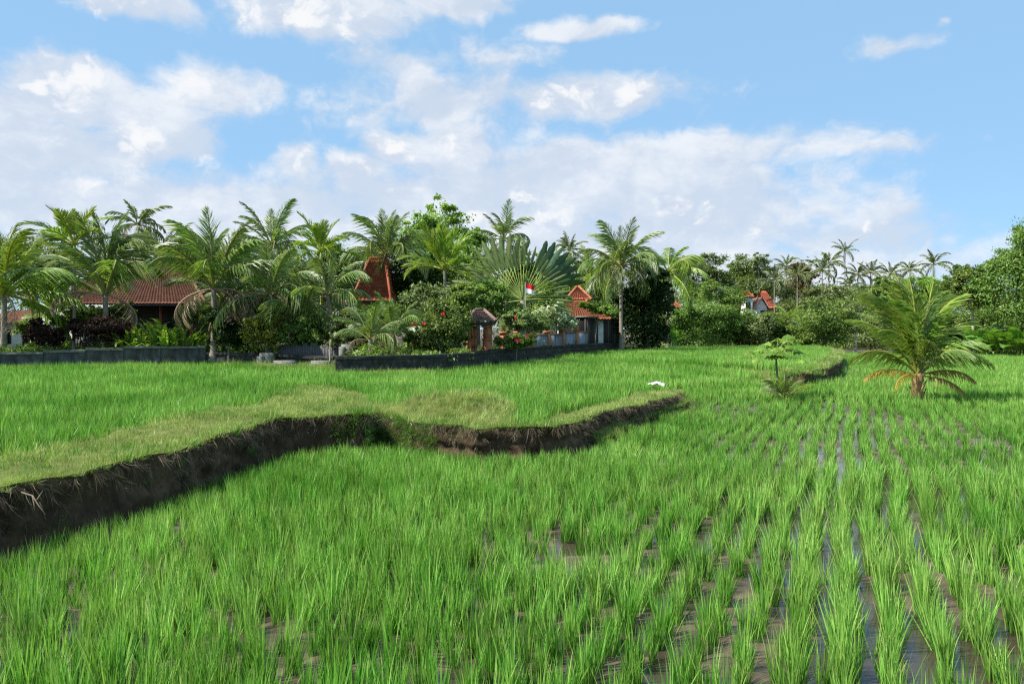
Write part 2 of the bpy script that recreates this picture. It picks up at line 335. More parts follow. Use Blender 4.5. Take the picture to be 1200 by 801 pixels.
def mud_mat():
    mt, n, l = nodes_of('paddy_mud')
    tc = n.new('ShaderNodeTexCoord')
    t = n.new('ShaderNodeTexNoise'); t.inputs['Scale'].default_value = 1.3; t.inputs['Detail'].default_value = 9; t.inputs['Roughness'].default_value = .65
    l.new(tc.outputs['Object'], t.inputs['Vector'])
    r = ramp(n, [(.28, (.045, .033, .020)), (.5, (.095, .070, .043)), (.72, (.16, .122, .08))]); l.new(t.outputs['Fac'], r.inputs[0])
    p = n.new('ShaderNodeBsdfPrincipled'); p.inputs['Specular IOR Level'].default_value = .4; l.new(r.outputs[0], p.inputs['Base Color'])
    rr = ramp(n, [(.4, (.35,) * 3), (.65, (.85,) * 3)]); l.new(t.outputs['Fac'], rr.inputs[0]); l.new(rr.outputs[0], p.inputs['Roughness'])
    t2 = n.new('ShaderNodeTexNoise'); t2.inputs['Scale'].default_value = 14; t2.inputs['Detail'].default_value = 8
    l.new(tc.outputs['Object'], t2.inputs['Vector'])
    b = n.new('ShaderNodeBump'); b.inputs['Strength'].default_value = .8; b.inputs['Distance'].default_value = .03
    l.new(t2.outputs['Fac'], b.inputs['Height']); l.new(b.outputs[0], p.inputs['Normal'])
    o = n.new('ShaderNodeOutputMaterial'); l.new(p.outputs[0], o.inputs[0]); return mt
def water_mat():
    mt, n, l = nodes_of('paddy_water')
    tc = n.new('ShaderNodeTexCoord')
    t = n.new('ShaderNodeTexNoise'); t.inputs['Scale'].default_value = 7; t.inputs['Detail'].default_value = 3
    l.new(tc.outputs['Object'], t.inputs['Vector'])
    b = n.new('ShaderNodeBump'); b.inputs['Strength'].default_value = .10; b.inputs['Distance'].default_value = .02
    l.new(t.outputs['Fac'], b.inputs['Height'])
    p = n.new('ShaderNodeBsdfPrincipled'); p.inputs['Base Color'].default_value = (.05, .04, .028, 1)
    p.inputs['Roughness'].default_value = .04; p.inputs['IOR'].default_value = 1.333; p.inputs['Specular IOR Level'].default_value = .5
    l.new(b.outputs[0], p.inputs['Normal'])
    o = n.new('ShaderNodeOutputMaterial'); l.new(p.outputs[0], o.inputs[0]); return mt
M['mud'] = mud_mat(); M['water'] = water_mat()

# ------------------------------------------------------------------ terrain
LIP_PX = [(-330, 700, .8), (-160, 622, .78), (0, 573, .78), (60, 560, .78), (105, 551, .78), (150, 540, .78), (195, 528, .78), (240, 514, .78), (285, 502, .78), (320, 492, .78), (350, 489, .77),
          (385, 487, .76), (428, 486, .76), (434, 477, .74), (447, 486, .70), (480, 492, .68), (515, 497, .66), (560, 500, .66), (610, 500, .66),
          (652, 498, .66), (682, 493, .66), (689, 487, .64), (715, 481, .62), (740, 475, .58), (768, 468, .54), (792, 462, .50), (803, 459, .42),
          (860, 451, .42), (900, 446, .50), (943, 437, .75), (965, 431, .8), (980, 423, .8), (987, 416, .78), (986, 412, .75), (962, 408, .7)]
LIP_PX = [(a, b, z + float(np.interp(a, [-400, 0, 430, 450, 690, 795, 803, 920, 945], [.12, .12, .16, .10, .10, .06, -.26, -.28, .12]))) for a, b, z in LIP_PX]
lip = np.array([(*G(a, b, z), z) for a, b, z in LIP_PX])
def densify(P, step):
    out = []
    for a, b in zip(P[:-1], P[1:]):
        k = max(1, int(np.linalg.norm((b - a)[:2]) / step))
        for i in range(k): out.append(a + (b - a) * i / k)
    out.append(P[-1]); return np.array(out)
near = densify(lip[:27], .14); far_l = densify(lip[26:], .5)[1:]
LIPD = np.concatenate([near, far_l])
t = np.gradient(LIPD[:, :2], axis=0); t /= np.linalg.norm(t, axis=1)[:, None] + 1e-9
NRM = np.stack([t[:, 1], -t[:, 0]], 1)           # outward: towards the lower paddy
wob = (fbm2(np.arange(len(LIPD)) * .14, np.zeros(len(LIPD)), 5, 4) - .5)
LIPD[:, :2] += NRM * wob[:, None] * .38
LIPD[:, 2] += (fbm2(np.arange(len(LIPD)) * .2, np.ones(len(LIPD)) * 3, 9, 3) - .5) * .12
FARPOLY = [(35, 132), (-160, 132), (-160, -6), (-9.5, -6)]
TERR = [tuple(p[:2]) for p in LIPD] + FARPOLY
GRASS_PX = [(803, 450), (780, 446), (757, 447), (738, 456), (700, 470), (650, 479), (602, 487), (600, 472), (575, 461), (530, 458), (470, 468), (440, 466), (424, 455), (400, 449),
            (352, 446), (335, 452), (300, 466), (240, 478), (160, 494), (80, 510), (0, 526), (-200, 575), (-330, 615)]
GRASSP = [tuple(p[:2]) for p in near] + [G(a, b, 1.0 if a < 700 else .85) for a, b in GRASS_PX]
HUMP = (-1.5, 20.2)
def lipinfo(x, y):
    x = np.asarray(x, float); y = np.asarray(y, float)
    d2 = (x[:, None] - LIPD[None, ::2, 0]) ** 2 + (y[:, None] - LIPD[None, ::2, 1]) ** 2
    i = d2.argmin(1); return np.sqrt(d2[np.arange(len(x)), i]), LIPD[::2, 2][i]
def terrace_z(x, y):
    x = np.asarray(x, float); y = np.asarray(y, float)
    out = np.empty(len(x))
    for k in range(0, len(x), 20000):
        xs, ys = x[k:k + 20000], y[k:k + 20000]
        d, zl = lipinfo(xs, ys)
        e = np.exp(-d / 9.0); fl = .58 * (1 - e) + np.minimum(.70, zl - .12) * e
        gr = inpoly(xs, ys, GRASSP)
        z = np.where(gr, zl - .05 * np.clip(d, 0, 3) / 3, fl)
        z = np.where(~gr & (d < 1.6), np.maximum(fl, zl - .1 * d), z)
        z += (fbm2(xs * .7, ys * .7, 3) - .5) * .14 * np.clip(d * 2, 0, 1)
        z += .55 * np.exp(-(((xs - HUMP[0]) / 1.5) ** 4) - ((ys - HUMP[1] - .05 * xs) / .55) ** 2)
        out[k:k + 20000] = z
    return out
def geo_axis(a, b, fine, lim):
    """coordinates with a fine part between a and b, growing towards +-lim"""
    c = list(np.arange(a, b, fine)); s = fine; v = c[-1]
    while v < lim: s *= 1.35; v += s; c.append(v)
    s = fine; v = a; pre = []
    while v > -lim: s *= 1.35; v -= s; pre.append(v)
    return np.array(pre[::-1] + c)
def build_ground():
    gx = geo_axis(-9, 14, .11, 4000); gy = geo_axis(2.5, 24, .11, 4000)
    X, Y = np.meshgrid(gx, gy); x, y = X.ravel(), Y.ravel()
    amp = np.clip((45 - np.hypot(x, y)) / 20, 0, 1)
    z = -.012 + amp * ((fbm2(x * .55, y * .55, 21, 3) - .5) * .16 + (fbm2(x * 2.6, y * 2.6, 31, 3) - .5) * .11)
    z += .02 * np.clip(-x / 6, 0, 1) * amp
    z = np.where(amp <= 0, .0, z)
    w, h = len(gx), len(gy); i = np.arange(w * h).reshape(h, w)
    f = np.stack([i[:-1, :-1], i[:-1, 1:], i[1:, 1:], i[1:, :-1]], -1).reshape(-1, 4)
    tag(link('ground', mesh_np('ground', np.stack([x, y, z], 1), f, smooth=True), M['mud']), 'brown mud floor of the flooded lower rice paddy', 'ground', kind='structure')
    mb = MB(); mb.quad((-12, 1, -.004), (34, 1, -.004), (34, 42, -.004), (-12, 42, -.004))
    tag(mb.build('paddy_water', M['water']), 'shallow standing water between the nearest rice rows', 'water', kind='structure')
build_ground()

def build_terrace():
    pts = [Vector((p[0], p[1])) for p in TERR]; ne = len(pts)
    edges = [(i, (i + 1) % ne) for i in range(ne)]
    def gridpts(x0, x1, y0, y1, s):
        X, Y = np.meshgrid(np.arange(x0, x1, s), np.arange(y0, y1, s)); X = X.ravel() + rng.uniform(-.2, .2, X.size) * s; Y = Y.ravel() + rng.uniform(-.2, .2, Y.size) * s
        d = np.concatenate([lipinfo(X[k:k + 20000], Y[k:k + 20000])[0] for k in range(0, len(X), 20000)])
        q = inpoly(X, Y, TERR) & (d > s * .5); return X[q], Y[q]
    a = gridpts(-14, 9, 4, 34, .3); b = gridpts(-60, 58, 5, 128, 2.5)
    inner = (b[0] > -14) & (b[0] < 9) & (b[1] > 4) & (b[1] < 34)
    X = np.concatenate([a[0], b[0][~inner]]); Y = np.concatenate([a[1], b[1][~inner]])
    pts += [Vector((x, y)) for x, y in zip(X, Y)]
    vo, eo, fo, *_ = delaunay_2d_cdt(pts, edges, [], 1, 1e-5)
    V = np.array([(v.x, v.y) for v in vo]); z = terrace_z(V[:, 0], V[:, 1])
    key = {(round(p[0], 4), round(p[1], 4)): p[2] for p in LIPD}
    for i, v in enumerate(V):
        k = key.get((round(v[0], 4), round(v[1], 4)))
        if k is not None: z[i] = k
    f = np.array([q for q in fo if len(q) == 3])
    me = mesh_np('rice_terrace', np.column_stack([V, z]), f, smooth=True)
    tag(link('upper_terrace', me, M['tgrass']), 'raised upper rice terrace with a grassy edge', 'terrace', kind='structure')
    # the cut earth bank below the lip
    rows = 11; n = len(LIPD); k = np.arange(n)
    V = np.zeros((rows, n, 3))
    for r in range(rows):
        q = r / (rows - 1)
        zz = LIPD[:, 2] * (1 - q) + (-.12) * q
        rel = (fbm2(k * .35, np.full(n, r * .75), 41, 4) - .5) * .44 + (fbm2(k * .9, np.full(n, r * 1.6), 51, 2) - .5) * .12
        off = (-.02 if r == 0 else .0) - .10 * math.sin(min(q * 2.2, 1) * math.pi * .5) + .16 * q ** 3 + (rel if r else 0)
        V[r, :, 0] = LIPD[:, 0] + NRM[:, 0] * off; V[r, :, 1] = LIPD[:, 1] + NRM[:, 1] * off; V[r, :, 2] = zz
    i = np.arange(rows * n).reshape(rows, n)
    f = np.stack([i[:-1, :-1], i[1:, :-1], i[1:, 1:], i[:-1, 1:]], -1).reshape(-1, 4)
    tag(link('earth_bank', mesh_np('earth_bank', V.reshape(-1, 3), f, smooth=False), M['soil']), 'dark crumbling earth bank below the edge of the upper terrace', 'bank', kind='structure')
build_terrace()

WALLLINE = [(-400, 42.5), (0, 43.5), (188, 46.5), (242, 47.5), (300, 46.8), (388, 45.4), (396, 38.0), (500, 40), (560, 45), (620, 52), (732, 78), (740, 88), (1500, 88)]   # px, distance: far edge of the fields
wl_x = np.array([a for a, b in WALLLINE]); wl_y = np.array([b for a, b in WALLLINE])
def field_end(x, y): return np.interp(HX + F * np.asarray(x) / np.maximum(np.asarray(y), .1), wl_x, wl_y)
VZ = 1.15
def build_village_ground():
    front = [U(a, 0, b + .35)[:2] for a, b in WALLLINE[:11]]
    poly = front + [U(760, 0, 84)[:2], U(770, 0, 128)[:2], (-150, 128), (-150, 42)]
    vo, eo, fo, *_ = delaunay_2d_cdt([Vector(p) for p in poly], [(i, (i + 1) % len(poly)) for i in range(len(poly))], [], 1, 1e-5)
    V = np.array([(v.x, v.y, VZ) for v in vo]); n = len(V); fr = {tuple(np.round(p, 4)) for p in map(np.array, front)}
    mb = MB(); mb.add(V, [], [q for q in fo if len(q) == 3])
    for a, b in zip(front[:-1], front[1:]): mb.quad((*a, VZ), (*b, VZ), (*b, .2), (*a, .2))
    e1, e2 = poly[11], poly[12]; mb.quad((*front[-1], VZ), (*e1, VZ), (*e1, .2), (*front[-1], .2)); mb.quad((*e1, VZ), (*e2, VZ), (*e2, .2), (*e1, .2))
    tag(mb.build('village_ground', M['village']), 'bare garden ground of the village behind the walls', 'ground', kind='structure')
build_village_ground()

# ------------------------------------------------------------------ scattered plants (geometry nodes)
def proto_coll(name, meshes, mat):
    c = bpy.data.collections.new(name)
    for i, me in enumerate(meshes):
        if not me.materials: me.materials.append(mat)
        c.objects.link(bpy.data.objects.new(f'{name}_{i:02d}', me))
    return c
def scatter(name, pts, rot, scl, idx, coll, label, cat):
    me = bpy.data.meshes.new(name); n = len(pts)
    me.vertices.add(n); me.vertices.foreach_set('co', np.asarray(pts, np.float32).ravel())
    for an, ty, v, key in (('rot', 'FLOAT_VECTOR', rot, 'vector'), ('scl', 'FLOAT_VECTOR', scl, 'vector'), ('idx', 'INT', idx, 'value')):
        a = me.attributes.new(an, ty, 'POINT'); a.data.foreach_set(key, np.asarray(v, np.int32 if ty == 'INT' else np.float32).ravel())
    me.update()
    o = link(name, me); tag(o, label, cat, kind='stuff')
    g = bpy.data.node_groups.new(name + '_nodes', 'GeometryNodeTree')
    g.interface.new_socket('Geometry', in_out='INPUT', socket_type='NodeSocketGeometry')
    g.interface.new_socket('Geometry', in_out='OUTPUT', socket_type='NodeSocketGeometry')
    N, L = g.nodes, g.links
    gi = N.new('NodeGroupInput'); go = N.new('NodeGroupOutput')
    ci = N.new('GeometryNodeCollectionInfo'); ci.inputs['Collection'].default_value = coll; ci.inputs['Separate Children'].default_value = True; ci.inputs['Reset Children'].default_value = True
    def na(an, ty):
        q = N.new('GeometryNodeInputNamedAttribute'); q.data_type = ty; q.inputs['Name'].default_value = an; return q.outputs['Attribute']
    ip = N.new('GeometryNodeInstanceOnPoints')
    L.new(gi.outputs[0], ip.inputs['Points']); L.new(ci.outputs[0], ip.inputs['Instance']); ip.inputs['Pick Instance'].default_value = True
    L.new(na('idx', 'INT'), ip.inputs['Instance Index'])
    er = N.new('FunctionNodeEulerToRotation'); L.new(na('rot', 'FLOAT_VECTOR'), er.inputs[0]); L.new(er.outputs[0], ip.inputs['Rotation'])
    L.new(na('scl', 'FLOAT_VECTOR'), ip.inputs['Scale'])
    L.new(ip.outputs[0], go.inputs[0])
    o.modifiers.new('scatter', 'NODES').node_group = g
    return o

def tuft(name, n, h, hs, spread, tilt, width, seg=4, bend=.5, rb=(0, 1), tipfall=.0):
    """a clump of tapering blades that lean and bend outwards"""
    az = rng.uniform(0, 2 * math.pi, n); ln = h * rng.uniform(hs, 1, n); rr = spread * np.sqrt(rng.uniform(0, 1, n))
    a0 = az + rng.normal(0, .5, n); tl = np.abs(rng.normal(0, tilt, n)); bd = bend * rng.uniform(.2, 1.3, n); tw = rng.uniform(0, math.pi, n)
    V = np.zeros((n, 2 * seg + 1, 3)); x = rr * np.cos(a0); y = rr * np.sin(a0); z = np.zeros(n); ang = tl.copy()
    rnd = np.zeros((n, 2 * seg + 1)); base = rng.uniform(rb[0], rb[1], n)
    px, py, pz = x.copy(), y.copy(), z.copy()
    for s in range(seg + 1):
        q = s / seg; w = width * (1 - q ** 1.6) * (.65 + .7 * q if q < .5 else 1)
        sx, sy = np.cos(tw), np.sin(tw)
        if s < seg:
            V[:, 2 * s] = np.stack([px - sx * w / 2, py - sy * w / 2, pz], 1); V[:, 2 * s + 1] = np.stack([px + sx * w / 2, py + sy * w / 2, pz], 1)
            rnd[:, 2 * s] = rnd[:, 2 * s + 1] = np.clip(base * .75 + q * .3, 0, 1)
            st = ln / seg
            px = px + np.cos(az) * np.sin(ang) * st; py = py + np.sin(az) * np.sin(ang) * st; pz = pz + np.cos(ang) * st
            ang = ang + bd / seg * (.4 + 1.6 * q)
        else:
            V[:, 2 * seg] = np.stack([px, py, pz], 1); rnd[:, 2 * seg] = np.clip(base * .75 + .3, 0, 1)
    k = 2 * seg + 1; b = np.arange(n)[:, None] * k
    f4 = np.concatenate([b + np.array([2 * s, 2 * s + 1, 2 * s + 3, 2 * s + 2]) for s in range(seg - 1)])
    f3 = b + np.array([2 * seg - 2, 2 * seg - 1, 2 * seg])
    return mesh_np(name, V.reshape(-1, 3), [f4, f3], rnd.ravel())

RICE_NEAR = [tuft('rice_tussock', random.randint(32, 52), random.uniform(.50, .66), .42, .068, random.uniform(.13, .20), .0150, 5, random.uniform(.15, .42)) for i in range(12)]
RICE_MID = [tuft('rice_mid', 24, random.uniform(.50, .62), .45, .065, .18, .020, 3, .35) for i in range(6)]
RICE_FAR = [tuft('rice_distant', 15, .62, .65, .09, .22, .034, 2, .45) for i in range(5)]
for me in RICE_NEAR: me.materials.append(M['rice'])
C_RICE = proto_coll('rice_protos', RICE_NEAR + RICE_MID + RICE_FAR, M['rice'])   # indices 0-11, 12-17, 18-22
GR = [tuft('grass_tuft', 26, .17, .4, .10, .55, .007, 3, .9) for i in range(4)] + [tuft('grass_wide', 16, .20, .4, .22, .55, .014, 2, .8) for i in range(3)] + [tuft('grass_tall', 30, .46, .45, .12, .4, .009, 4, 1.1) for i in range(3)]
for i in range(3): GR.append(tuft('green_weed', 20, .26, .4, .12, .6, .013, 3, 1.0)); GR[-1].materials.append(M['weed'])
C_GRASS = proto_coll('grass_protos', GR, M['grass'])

def rice_index(dist, n):
    q = rng.integers(0, 1000, n)
    return np.where(dist < 16, q % 12, np.where(dist < 32, 12 + q % 6, 18 + q % 5))
def rice_rows(x0, x1, y0, y1, ang, srow, splant, jr, jp):
    d = np.array([math.sin(ang), math.cos(ang)]); p = np.array([math.cos(ang), -math.sin(ang)])
    L = max(abs(x0), abs(x1), abs(y0), abs(y1)) * 1.6
    i = np.arange(-L, L, srow); j = np.arange(-L, L, splant)
    A, B = np.meshgrid(i, j); A = A.ravel(); B = B.ravel()
    A = A + (fbm2(B * .12, A * .02, 61, 2) - .5) * .5                       # rows wander a little
    A = A + rng.normal(0, jr, A.size); B = B + rng.normal(0, jp, B.size)
    P = A[:, None] * p + B[:, None] * d
    q = (P[:, 0] > x0) & (P[:, 0] < x1) & (P[:, 1] > y0) & (P[:, 1] < y1)
    return P[q]
def in_view(x, y, marg=2.5): return np.abs(x) < .70 * y + marg
def attrs(n, smin, smax, tilt=.08):
    s = rng.uniform(smin, smax, n)
    rot = np.stack([rng.normal(0, tilt, n), rng.normal(0, tilt, n), rng.uniform(0, 6.28, n)], 1)
    return rot, np.stack([s * rng.uniform(.9, 1.12, n), s * rng.uniform(.9, 1.12, n), s * rng.uniform(.9, 1.1, n)], 1)

BUND = [G(800, 470, .1), G(762, 482, .1), G(722, 497, .1), G(698, 514, .1)]
def dist_poly(x, y, P):
    best = np.full(len(x), 1e9)
    for (ax, ay), (bx, by) in zip(P[:-1], P[1:]):
        dx, dy = bx - ax, by - ay; tt = np.clip(((x - ax) * dx + (y - ay) * dy) / (dx * dx + dy * dy), 0, 1)
        best = np.minimum(best, np.hypot(x - ax - tt * dx, y - ay - tt * dy))
    return best
def build_rice():
    P = rice_rows(-14, 70, 2.6, 34, R(24), .40, .17, .05, .05)
    px = HX + F * P[:, 0] / P[:, 1]
    # left of the picture the rows are closed by extra tillers
    E = rice_rows(-14, 40, 2.6, 34, R(24), .40, .22, .14, .1)
    epx = HX + F * E[:, 0] / E[:, 1]
    closed = np.clip((760 - epx) / 260, 0, 1) * np.clip((E[:, 1] - 4) / 5, .35, 1) + .16 + np.clip((epx - 1060) / 200, 0, .5) + np.clip((E[:, 1] - 11.5) / 3, 0, 1) * np.clip((1000 - epx) / 200, .15, 1)
    E = E[rng.uniform(0, 1, len(E)) < closed * .58]
    Fp = rice_rows(-10, 75, 34, 88, R(24), .40, .30, .05, .08)
    P = np.concatenate([P, E, Fp]); x, y = P[:, 0], P[:, 1]
    d = np.concatenate([lipinfo(x[k:k + 20000], y[k:k + 20000])[0] for k in range(0, len(x), 20000)])
    keep = ~inpoly(x, y, TERR) & ((d > .38) | ((x > 7) & (y < 40))) & in_view(x, y) & (y < field_end(x, y) - .5) & (dist_poly(x, y, BUND) > .62)
    thin = fbm2(x * .5, y * .5, 71, 3) - .5
    keep &= ~((rng.uniform(0, 1, len(x)) < np.clip(thin * 1.6 - .12, 0, .6)) & (y < 13))
    x, y, d = x[keep], y[keep], d[keep]; n = len(x)
    ppx = HX + F * x / y; gy_ = HY + F * ZC / y
    young = np.clip((y - 14.5) / 2.5, 0, 1) * np.clip((34 - y) / 5, 0, 1) * np.clip((ppx - 720) / 120, 0, 1)
    hole = fbm2(x * .28, y * .12, 81, 3)
    drop = (young > .5) & (rng.uniform(0, 1, n) < np.clip((hole - .55) * 4, 0, .55))
    x, y, young, d = x[~drop], y[~drop], young[~drop], d[~drop]; n = len(x)
    rot, scl = attrs(n, .66, 1.06)
    pat = .85 + .3 * fbm2(x * .35, y * .35, 91, 3)
    scl *= (pat * (1 - .22 * young) * np.where((x > 7) & (y < 40), 1, np.clip(.6 + .4 * (d - .38) / 1.0, .6, 1)))[:, None]
    idx = rice_index(np.hypot(x, y), n)
    z = np.full(n, -.02)
    fr = (np.abs(x) < .67 * y + .12) & (y > 4.9)
    order = np.argsort(np.where(fr, np.hypot(x, y), 1e9))[:300]
    sel = np.zeros(n, bool); sel[order] = True
    scatter('rice_crop', np.stack([x, y, z], 1)[~sel], rot[~sel], scl[~sel], idx[~sel], C_RICE, 'green young rice filling the lower paddy beyond the nearest tussocks', 'rice')
    for i in order:
        o = bpy.data.objects.new('rice_plant', RICE_NEAR[int(idx[i]) % 12]); COL.objects.link(o)
        o.location = (x[i], y[i], z[i]); o.rotation_euler = rot[i]; o.scale = scl[i]
        tag(o, 'green young rice tussock in the nearest planted rows', 'rice plant', 'nearest rice tussocks')
    # upper terrace
    P = np.concatenate([rice_rows(-34, 36, 7, 34, R(-30), .30, .19, .05, .05), rice_rows(-60, 60, 34, 89, R(-30), .36, .30, .06, .08)]); x, y = P[:, 0], P[:, 1]
    q = inpoly(x, y, TERR) & ~inpoly(x, y, GRASSP) & in_view(x, y) & (y < field_end(x, y) - .3); x, y = x[q], y[q]
    d, zl = zip(*[lipinfo(x[k:k + 20000], y[k:k + 20000]) for k in range(0, len(x), 20000)]); d = np.concatenate(d)
    q = (d > .9) | ((x > 8) & (y < 40)); x, y = x[q], y[q]; n = len(x)
    px = HX + F * x / y
    gap = (px > 300) & (px < 400) & (y > 41.5)
    x, y = x[~gap], y[~gap]; n = len(x)
    rot, scl = attrs(n, .84, 1.16); scl *= (.8 + .3 * fbm2(x * .4, y * .4, 95, 3))[:, None]
    scatter('rice_crop', np.stack([x, y, terrace_z(x, y) - .03], 1), rot, scl, rice_index(np.hypot(x, y) + 3, n), C_RICE, 'green young rice filling the raised upper terrace', 'rice')
build_rice()

def build_grass():
    n = 90000
    x = rng.uniform(-13, 8.5, n); y = rng.uniform(5, 32, n)
    keep = inpoly(x, y, TERR) & inpoly(x, y, GRASSP) & in_view(x, y, 1.5) & (rng.uniform(0, 1, n) < np.clip(13 / y, .45, 1)) & (rng.uniform(0, 1, n) < np.clip(1.9 - 2.6 * fbm2(x * .55, y * .55, 135, 4), .38, 1))
    x, y = x[keep], y[keep]
    # spill of grass along the lip, leaning outwards
    k = np.repeat(np.arange(len(LIPD)), np.where(LIPD[:, 1] < 33, 7, 5)); k = k[LIPD[k, 2] > .4]; jj = rng.uniform(-.28, .03, len(k))
    lx = LIPD[k, 0] + NRM[k, 0] * jj + rng.normal(0, .05, len(k)); ly = LIPD[k, 1] + NRM[k, 1] * jj + rng.normal(0, .05, len(k)); lz = LIPD[k, 2] - .02
    # far grassy bund along the terrace edge, weeds before the village wall, the low bund in the lower paddy
    kf = np.repeat(np.arange(len(near), len(LIPD)), 22); kf = kf[LIPD[kf, 2] > .5]; jf = rng.uniform(-1.3, 0, len(kf)); fx = LIPD[kf, 0] + NRM[kf, 0] * jf; fy = LIPD[kf, 1] + NRM[kf, 1] * jf; fz = LIPD[kf, 2]
    m_ = 2600; wx = rng.uniform(300, 402, m_); wy = rng.uniform(41.3, 44.6, m_); wx = (wx - HX) / F * wy; wz = np.full(m_, .78)
    u_ = rng.uniform(-40, 730, 2600); fy_ = np.interp(u_, wl_x, wl_y) - rng.uniform(.1, .7, 2600); wx = np.concatenate([wx, (u_ - HX) / F * fy_]); wy = np.concatenate([wy, fy_]); wz = np.concatenate([wz, np.full(2600, .72)])
    bx, by = [], []
    for a, b in zip(BUND[:-1], BUND[1:]):
        tt = rng.uniform(0, 1, 500); bx.append(a[0] + (b[0] - a[0]) * tt + rng.normal(0, .24, 500)); by.append(a[1] + (b[1] - a[1]) * tt + rng.normal(0, .24, 500))
    bx, by = np.concatenate(bx), np.concatenate(by); bz = np.full(len(bx), .16)
    X = np.concatenate([x, lx, fx, wx, bx]); Y = np.concatenate([y, ly, fy, wy, by]); Z = np.concatenate([terrace_z(x, y) - .02, lz, fz, wz, bz]); n = len(X)
    rot, scl = attrs(n, .45, .95, .25)
    idx = np.where(np.hypot(X, Y) < 15, rng.integers(0, 4, n), 4 + rng.integers(0, 3, n))
    hump = np.exp(-((X - HUMP[0]) / 1.7) ** 2 - ((Y - HUMP[1]) / .9) ** 2) > rng.uniform(0, 1, n)
    tall = hump | (rng.uniform(0, 1, n) < .012 + .05 * (fbm2(X * .4, Y * .4, 15, 3) > .6)); idx = np.where(tall, 7 + rng.integers(0, 3, n), idx); idx = np.where(rng.uniform(0, 1, n) < np.clip((fbm2(X * .6, Y * .6, 25, 3) - .5) * 2.2, .02, .6), 10 + rng.integers(0, 3, n), idx)
    scl *= np.where(np.hypot(X, Y) > 33, 1.7, 1.0)[:, None]; scl *= np.where(tall, 1.0, .6 + .8 * fbm2(X * .9, Y * .9, 45, 3))[:, None]
    scatter('bund_grass', np.stack([X, Y, Z], 1), rot, scl, idx, C_GRASS, 'pale short grass covering the edge of the upper terrace', 'grass')
    # the low bund itself
    mb = MB()
    for a, b in zip(BUND[:-1], BUND[1:]): mb.tube([(a[0], a[1], .0), (b[0], b[1], .0)], [.3, .3], 10)
    tag(mb.build('paddy_bund', M['tgrass'], smooth=True), 'low grassy bund running from the terrace corner into the lower paddy', 'bund', kind='structure')
    # dead roots and thatch hanging over the bank
    hang = [tuft('root_tuft', 22, .36, .3, .06, .35, .007, 4, .8) for i in range(4)]
    c = proto_coll('root_protos', hang, M['root'])
    k = np.repeat(np.arange(len(LIPD) - 30), np.where(LIPD[:-30, 1] < 33, 4, 2)); n = len(k); q = rng.uniform(0, 1, n) ** 2.2
    zz = LIPD[k, 2] * (1 - q) - .02; off = rng.uniform(-.05, .06, n) - .05 * q
    P = np.stack([LIPD[k, 0] + NRM[k, 0] * off + rng.normal(0, .04, n), LIPD[k, 1] + NRM[k, 1] * off + rng.normal(0, .04, n), zz], 1)
    az = np.arctan2(NRM[k, 1], NRM[k, 0])
    rot = np.stack([rng.normal(0, .3, n), math.pi * .86 + rng.normal(0, .25, n), az], 1); s = rng.uniform(.4, 1.15, n) * (1 - .4 * q)
    scatter('hanging_roots', P, rot, np.stack([s, s, s], 1), rng.integers(0, 4, n), c, 'dry brown roots and dead grass hanging down the earth bank', 'roots')
    # green weeds rooted on the bank and at its foot
    wv = [tuft('weed_tuft', 18, .30, .4, .08, .6, .014, 3, 1.0) for i in range(4)]
    c = proto_coll('weed_protos', wv, M['weed'])
    dens = 0 + 3 * (fbm2(np.arange(len(LIPD)) * .07, np.zeros(len(LIPD)), 77, 2) > .56); dens = np.where((LIPD[:, 0] > -4.3) & (LIPD[:, 0] < -1.7) & (LIPD[:, 1] < 22), 14, dens)
    k = np.repeat(np.arange(len(LIPD)), dens.astype(int)); n = len(k); q = rng.uniform(0, 1, n); foot = rng.uniform(0, 1, n) < np.where((LIPD[k, 0] > -4.3) & (LIPD[k, 0] < -1.7), .5, .85)
    zz = np.where(foot, .0, LIPD[k, 2] * (1 - q)); off = np.where(foot, rng.uniform(.05, .3, n), .0)
    P = np.stack([LIPD[k, 0] + NRM[k, 0] * off, LIPD[k, 1] + NRM[k, 1] * off, zz], 1); az = np.arctan2(NRM[k, 1], NRM[k, 0])
    rot = np.stack([rng.normal(0, .2, n), np.where(foot, .1, .9) + rng.normal(0, .3, n), az], 1); s = rng.uniform(.4, 1.1, n)
    scatter('bank_weeds', P, rot, np.stack([s, s, s], 1), rng.integers(0, 4, n), c, 'green weeds sprouting on the earth bank and at its foot', 'weeds')
build_grass()

